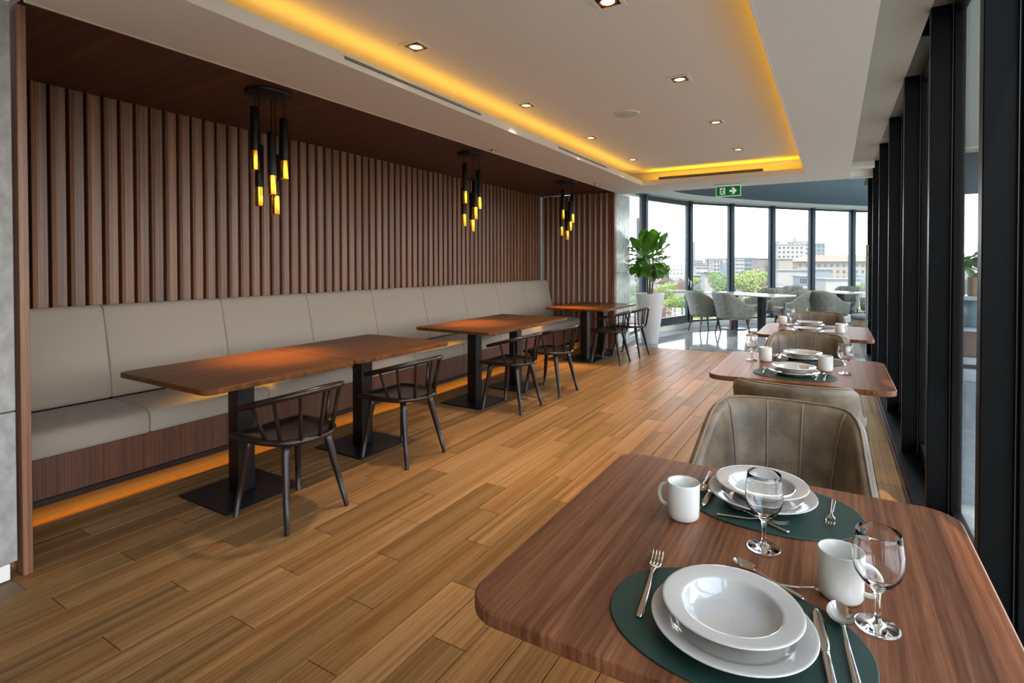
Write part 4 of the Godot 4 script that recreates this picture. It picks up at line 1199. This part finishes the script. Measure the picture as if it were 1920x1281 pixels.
func crown_mesh(seed_, n):
	var r = RandomNumberGenerator.new()
	r.seed = seed_
	var m = MB.new()
	var lobes = []
	for i in 12: lobes.append([Vector3(r.randf_range(-0.6, 0.6), r.randf_range(-0.35, 0.5), r.randf_range(-0.6, 0.6)), r.randf_range(0.32, 0.52)])
	for i in n:
		var l = lobes[i % lobes.size()]
		var d = Vector3(r.randfn(), r.randfn() + 0.3, r.randfn()).normalized()
		var c: Vector3 = l[0] + d * l[1] * r.randf_range(0.75, 1.05)
		var s: Vector3 = d.cross(Vector3(r.randfn(), r.randfn(), r.randfn())).normalized()
		var q = (d * r.randf_range(-0.6, 0.6) + d.cross(s)).normalized()
		var k = r.randf_range(0.045, 0.085)
		m.quad(c - s * k * 0.6, c + q * k, c + s * k * 0.6, c - q * k)
	return m.done()

func tree(label, x, z, r, top, shade, cm):
	var t = thing("tree", label, "tree", Vector3(x, GY, z), rng.randf_range(0, TAU), "")
	placed.append([x, z, r * 0.95])
	var h: float = top - GY
	obj("trunk", MB.new().tube([Vector3(0, 0, 0), Vector3(0, h - r * 1.0, 0)], [r * 0.09, r * 0.05], 7), "bark", t)
	var c = obj("crown", cm, "crown_%d" % shade, t)
	c.position.y = h - r * 0.85
	c.scale = Vector3(r, r * 0.9, r)
	c.set_meta("kind", "stuff")
	return t

func build_city():
	struct("ground", "hazy city ground far below the lounge windows", MB.new().box(Vector3(-100, GY - 1, -900), Vector3(3000, 2, 2000)), "city_ground")
	var A = deg_to_rad(30.7)
	var K = 2.6
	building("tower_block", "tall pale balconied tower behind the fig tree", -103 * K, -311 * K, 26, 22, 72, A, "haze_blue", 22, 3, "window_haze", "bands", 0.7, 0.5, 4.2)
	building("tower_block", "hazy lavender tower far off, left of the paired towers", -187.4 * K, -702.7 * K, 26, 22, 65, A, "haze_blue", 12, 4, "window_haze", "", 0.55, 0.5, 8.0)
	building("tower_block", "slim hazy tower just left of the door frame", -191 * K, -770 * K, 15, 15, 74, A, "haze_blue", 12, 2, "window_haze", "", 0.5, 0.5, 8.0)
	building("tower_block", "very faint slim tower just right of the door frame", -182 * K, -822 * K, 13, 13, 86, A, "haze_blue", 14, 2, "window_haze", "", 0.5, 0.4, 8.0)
	building("low_block", "white terraced block behind the door glass", -55.3 * K, -211.4 * K, 29, 16, 5.6, A + 0.1, "white_render", 4, 7, "window_dark", "flat", 0.35, 0.4, 4.0)
	building("low_block", "white office block with long window bands right of the door", -41.1 * K, -196.6 * K, 13, 10, -0.1, A, "white_render", 3, 2, "window_haze", "flat", 0.85, 0.3, 4.5)
	building("low_block", "narrow white block with dark openings beside the mast", -43.7 * K, -241.5 * K, 10.5, 10, 5.1, A, "white_render", 4, 3, "window_dark", "flat", 0.5, 0.45, 4.0)
	building("low_block", "grey glazed block left of the second lounge mullion", -39 * K, -232.7 * K, 7, 9, 2.0, A, "blue_render", 3, 3, "window_dark", "", 0.7, 0.4, 4.0)
	building("villa", "white cubic house with a dark flat roof and one window", -22 * K, -114.9 * K, 8.2, 7, -3.6, A, "white_render", 2, 2, "window_dark", "dark", 0.22, 0.45, 3.4)
	building("villa", "blue grey house beside the white cubic house", -25.3 * K, -118.7 * K, 5.6, 7, -5.5, A, "blue_render", 3, 3, "window_teal", "flat", 0.6, 0.5, 3.0)
	building("low_block", "white banded block right of the second mullion", -37.5 * K, -256.8 * K, 10.6, 12, 7.5, A, "white_render", 4, 2, "window_haze", "flat", 0.8, 0.3, 4.5)
	building("low_block", "glass fronted office block with teal glazing", -34.8 * K, -270 * K, 15, 12, 8.0, A, "blue_render", 4, 3, "window_teal", "flat", 0.9, 0.55, 5.0)
	building("low_block", "plain pinkish block with a dark roof line", -23.5 * K, -218.6 * K, 14, 12, 5.8, A, "pink_render", 0, 1, "window_dark", "flat")
	building("apartment_block", "large white apartment block with rows of dark windows", -14.5 * K, -212.3 * K, 26, 16, 18, A, "white_render", 9, 6, "window_dark", "tank", 0.45, 0.42, 4.0)
	building("apartment_block", "taller white block with a spire behind the apartments", -11.4 * K, -237.4 * K, 20, 14, 23, A, "white_render", 5, 4, "window_haze", "tank", 0.5, 0.5, 4.4)
	building("apartment_block", "pale blue stepped block behind the third lounge mullion", -7.1 * K, -263.2 * K, 15, 12, 23, A, "blue_render", 8, 3, "window_dark", "flat", 0.55, 0.45, 4.5)
	var lb = building("school_block", "long cream block under a wide tan hipped roof", -0.6 * K, -162.4 * K, 52, 16, 2.6, A - 0.08, "cream_render", 3, 13, "window_teal", "", 0.4, 0.5, 4.2)
	var h: float = 2.6 - GY
	var m = MB.new()
	var q = [Vector3(-28, h, 10), Vector3(28, h, 10), Vector3(28, h, -10), Vector3(-28, h, -10), Vector3(-16, h + 4.6, 0), Vector3(16, h + 4.6, 0)]
	m.face([q[0], q[1], q[5], q[4]], Vector3(0, 1, 1)); m.face([q[2], q[3], q[4], q[5]], Vector3(0, 1, -1))
	m.face([q[1], q[2], q[5]], Vector3(1, 1, 0)); m.face([q[3], q[0], q[4]], Vector3(-1, 1, 0)); m.face([q[0], q[1], q[2], q[3]], Vector3.DOWN)
	obj("roof", m, "roof_tan", lb)
	building("low_block", "cream stair block at the long tan roofed building's left end", -11.3 * K, -150 * K, 9, 9, 4.0, A, "cream_render", 4, 3, "window_dark", "flat", 0.3, 0.4, 3.6)
	building("shed", "low white roofed shed with teal windows", -8.8 * K, -134.3 * K, 17, 9, -2.8, A, "white_render", 1, 3, "window_teal", "flat", 0.75, 0.5, 3.4)
	building("shed", "small grey shed with a glazed front by the third mullion", -4.7 * K, -107.7 * K, 6.8, 6, -4.6, A, "blue_render", 1, 6, "window_dark", "flat", 0.7, 0.6, 3.4)
	building("shed", "blue glazed pavilion right of the third mullion", -2.7 * K, -132 * K, 9, 7, -2.2, A, "blue_render", 2, 3, "window_teal", "flat", 0.8, 0.6, 3.2)
	building("villa", "light blue house at the right end of the view", 4.2 * K, -118.8 * K, 6, 7, -4.0, A, "blue_render", 2, 2, "window_dark", "", 0.3, 0.4, 3.4)
	building("shed", "long low white roof in front of the cream block", 0.4 * K, -104.9 * K, 15, 9, -5.6, A, "white_render", 1, 4, "window_haze", "flat", 0.6, 0.4, 3.0)
	building("shed", "broad white flat roof below the third lounge bay", -5.4 * K, -93 * K, 11, 10, -8.6, A, "white_render", 0, 1, "window_dark", "flat")
	hip_roof("house", "house with a pale tiled pyramid roof close behind the door glass", -22.0 * K, -80 * K, 19, 16, -15.6, -22.5, A + 0.1, "roof_tile")
	hip_roof("house", "house with a pale pink roof higher up behind the door glass", -31.5 * K, -129 * K, 17, 14, -8.0, -15.5, A, "roof_tile_pale")
	hip_roof("house", "house with a pink roof behind the fig tree's trunk", -31.3 * K, -103.5 * K, 18, 14, -11.0, -16.2, A, "roof_tile_pale")
	hip_roof("house", "small red roofed house among the trees by the door", -41.5 * K, -152 * K, 14, 12, -7.2, -13.0, A, "roof_tile")
	var ma = thing("lattice_mast", "slender grey lattice mast rising left of the second mullion", "mast", Vector3(-26 * K, GY, -133 * K))
	obj("pole", MB.new().tube([Vector3(0, 0, 0), Vector3(0, 48.5, 0)], [0.5, 0.22], 6), "window_dark", ma)
	obj("antenna", MB.new().tube([Vector3(0, 48, 0), Vector3(0, 52.5, 0)], 0.12, 5), "window_dark", ma)
	obj("platform", MB.new().box(Vector3(0, 46.5, 0), Vector3(1.1, 2.4, 1.1)), "window_dark", ma)
	for p in [[-50, -186, 14.0], [-45, -166, 14.0], [-40, -146, 12.0]]: placed.append(p)     # the view onto the pyramid roof stays open
	var cms = [crown_mesh(1, 2600), crown_mesh(2, 2600), crown_mesh(3, 2600)]
	var i = 0
	for s in [["bushy green tree left of the second lounge mullion", -15.1, -89.9, 7.4, -1.8, 0], ["broad yellow green tree right of the second lounge mullion", -11, -86.5, 7.6, -0.2, 1], ["dark green tree between the two bright ones", -13.4, -97, 4.5, -1.5, 2], ["green tree seen past the pier's edge", -30.2, -92.6, 5.0, -7.2, 0],
			["yellow green tree under the pink roof", -27, -100.2, 6.2, -7.0, 1], ["dark green tree by the door's far stile", -21.6, -97, 5.6, -9.8, 2], ["bright green tree below the pink roofs", -24.6, -95, 6.2, -13.2, 0], ["light green tree low in the door glass", -28.0, -97, 5.6, -16.5, 1], ["small green tree right of the door stile", -20.5, -92.5, 3.6, -4.6, 1],
			["yellow green bush below the first lounge chair", -12.6, -62.3, 6.0, -13.0, 1], ["yellow green bush under the oblong table", -10.0, -57.5, 4.4, -12.8, 1], ["small tree beside the white flat roof", -9.8, -93, 2.6, -2.2, 0], ["green tree at the right end of the view", 3.3, -89.2, 3.2, -5.4, 0], ["yellow green tree low at the right end", 2.6, -71.3, 3.4, -9.5, 1], ["green tree below the second lounge bay", -9.3, -64.3, 5.4, -8.8, 2], ["dense green tree behind the first armchair", -16, -69.6, 4.6, -10.0, 0]]:
		tree(s[0], s[1] * K, s[2] * K, s[3], s[4], s[5], cms[i % 3])
		i += 1
	# what is too small and alike to tell apart: treetops, low houses and far blocks, spread over the view
	var fw = Vector2(-sin(A), -cos(A))
	var rt = Vector2(cos(A), -sin(A))
	var n = 0
	for k in 400:
		var kind = 0 if n < 34 else 1 if n < 58 else 2
		if n >= 96: break
		var d = rng.randf_range(140, 300) if kind == 0 else rng.randf_range(290, 560) if kind == 1 else rng.randf_range(620, 1500)
		var at = fw * d + rt * d * rng.randf_range(0.20, 0.68)
		if kind == 0:
			var rr = rng.randf_range(4.0, 6.5)
			if not room_for(at.x, at.y, rr): continue
			var t = tree("leafy treetop in the belt of trees below the lounge windows", at.x, at.y, rr, 1.4 - d * rng.randf_range(0.048, 0.085), rng.randi_range(0, 2), cms[k % 3])
			t.set_meta("group", "treetops below the lounge windows")
		elif kind == 1:
			var w = rng.randf_range(11, 17)
			if not room_for(at.x, at.y, w * 0.6): continue
			var top = 1.4 - d * rng.randf_range(0.022, 0.05)
			var ho = hip_roof("house", "low roofed house among the rooftops of the hazy district", at.x, at.y, w, w * 0.8, top, top - 3.5, A + rng.randf_range(-0.3, 0.3), ["roof_tile", "roof_tile_pale", "flat_roof"][k % 3])
			ho.set_meta("group", "low houses of the hazy district")
		else:
			var w = rng.randf_range(22, 46)
			if not room_for(at.x, at.y, w * 0.6): continue
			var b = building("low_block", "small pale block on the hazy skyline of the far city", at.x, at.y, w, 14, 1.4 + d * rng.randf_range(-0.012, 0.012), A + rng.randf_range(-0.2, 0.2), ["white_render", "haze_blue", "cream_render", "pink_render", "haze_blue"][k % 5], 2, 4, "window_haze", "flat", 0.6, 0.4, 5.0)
			b.set_meta("group", "far blocks on the hazy skyline")
		n += 1
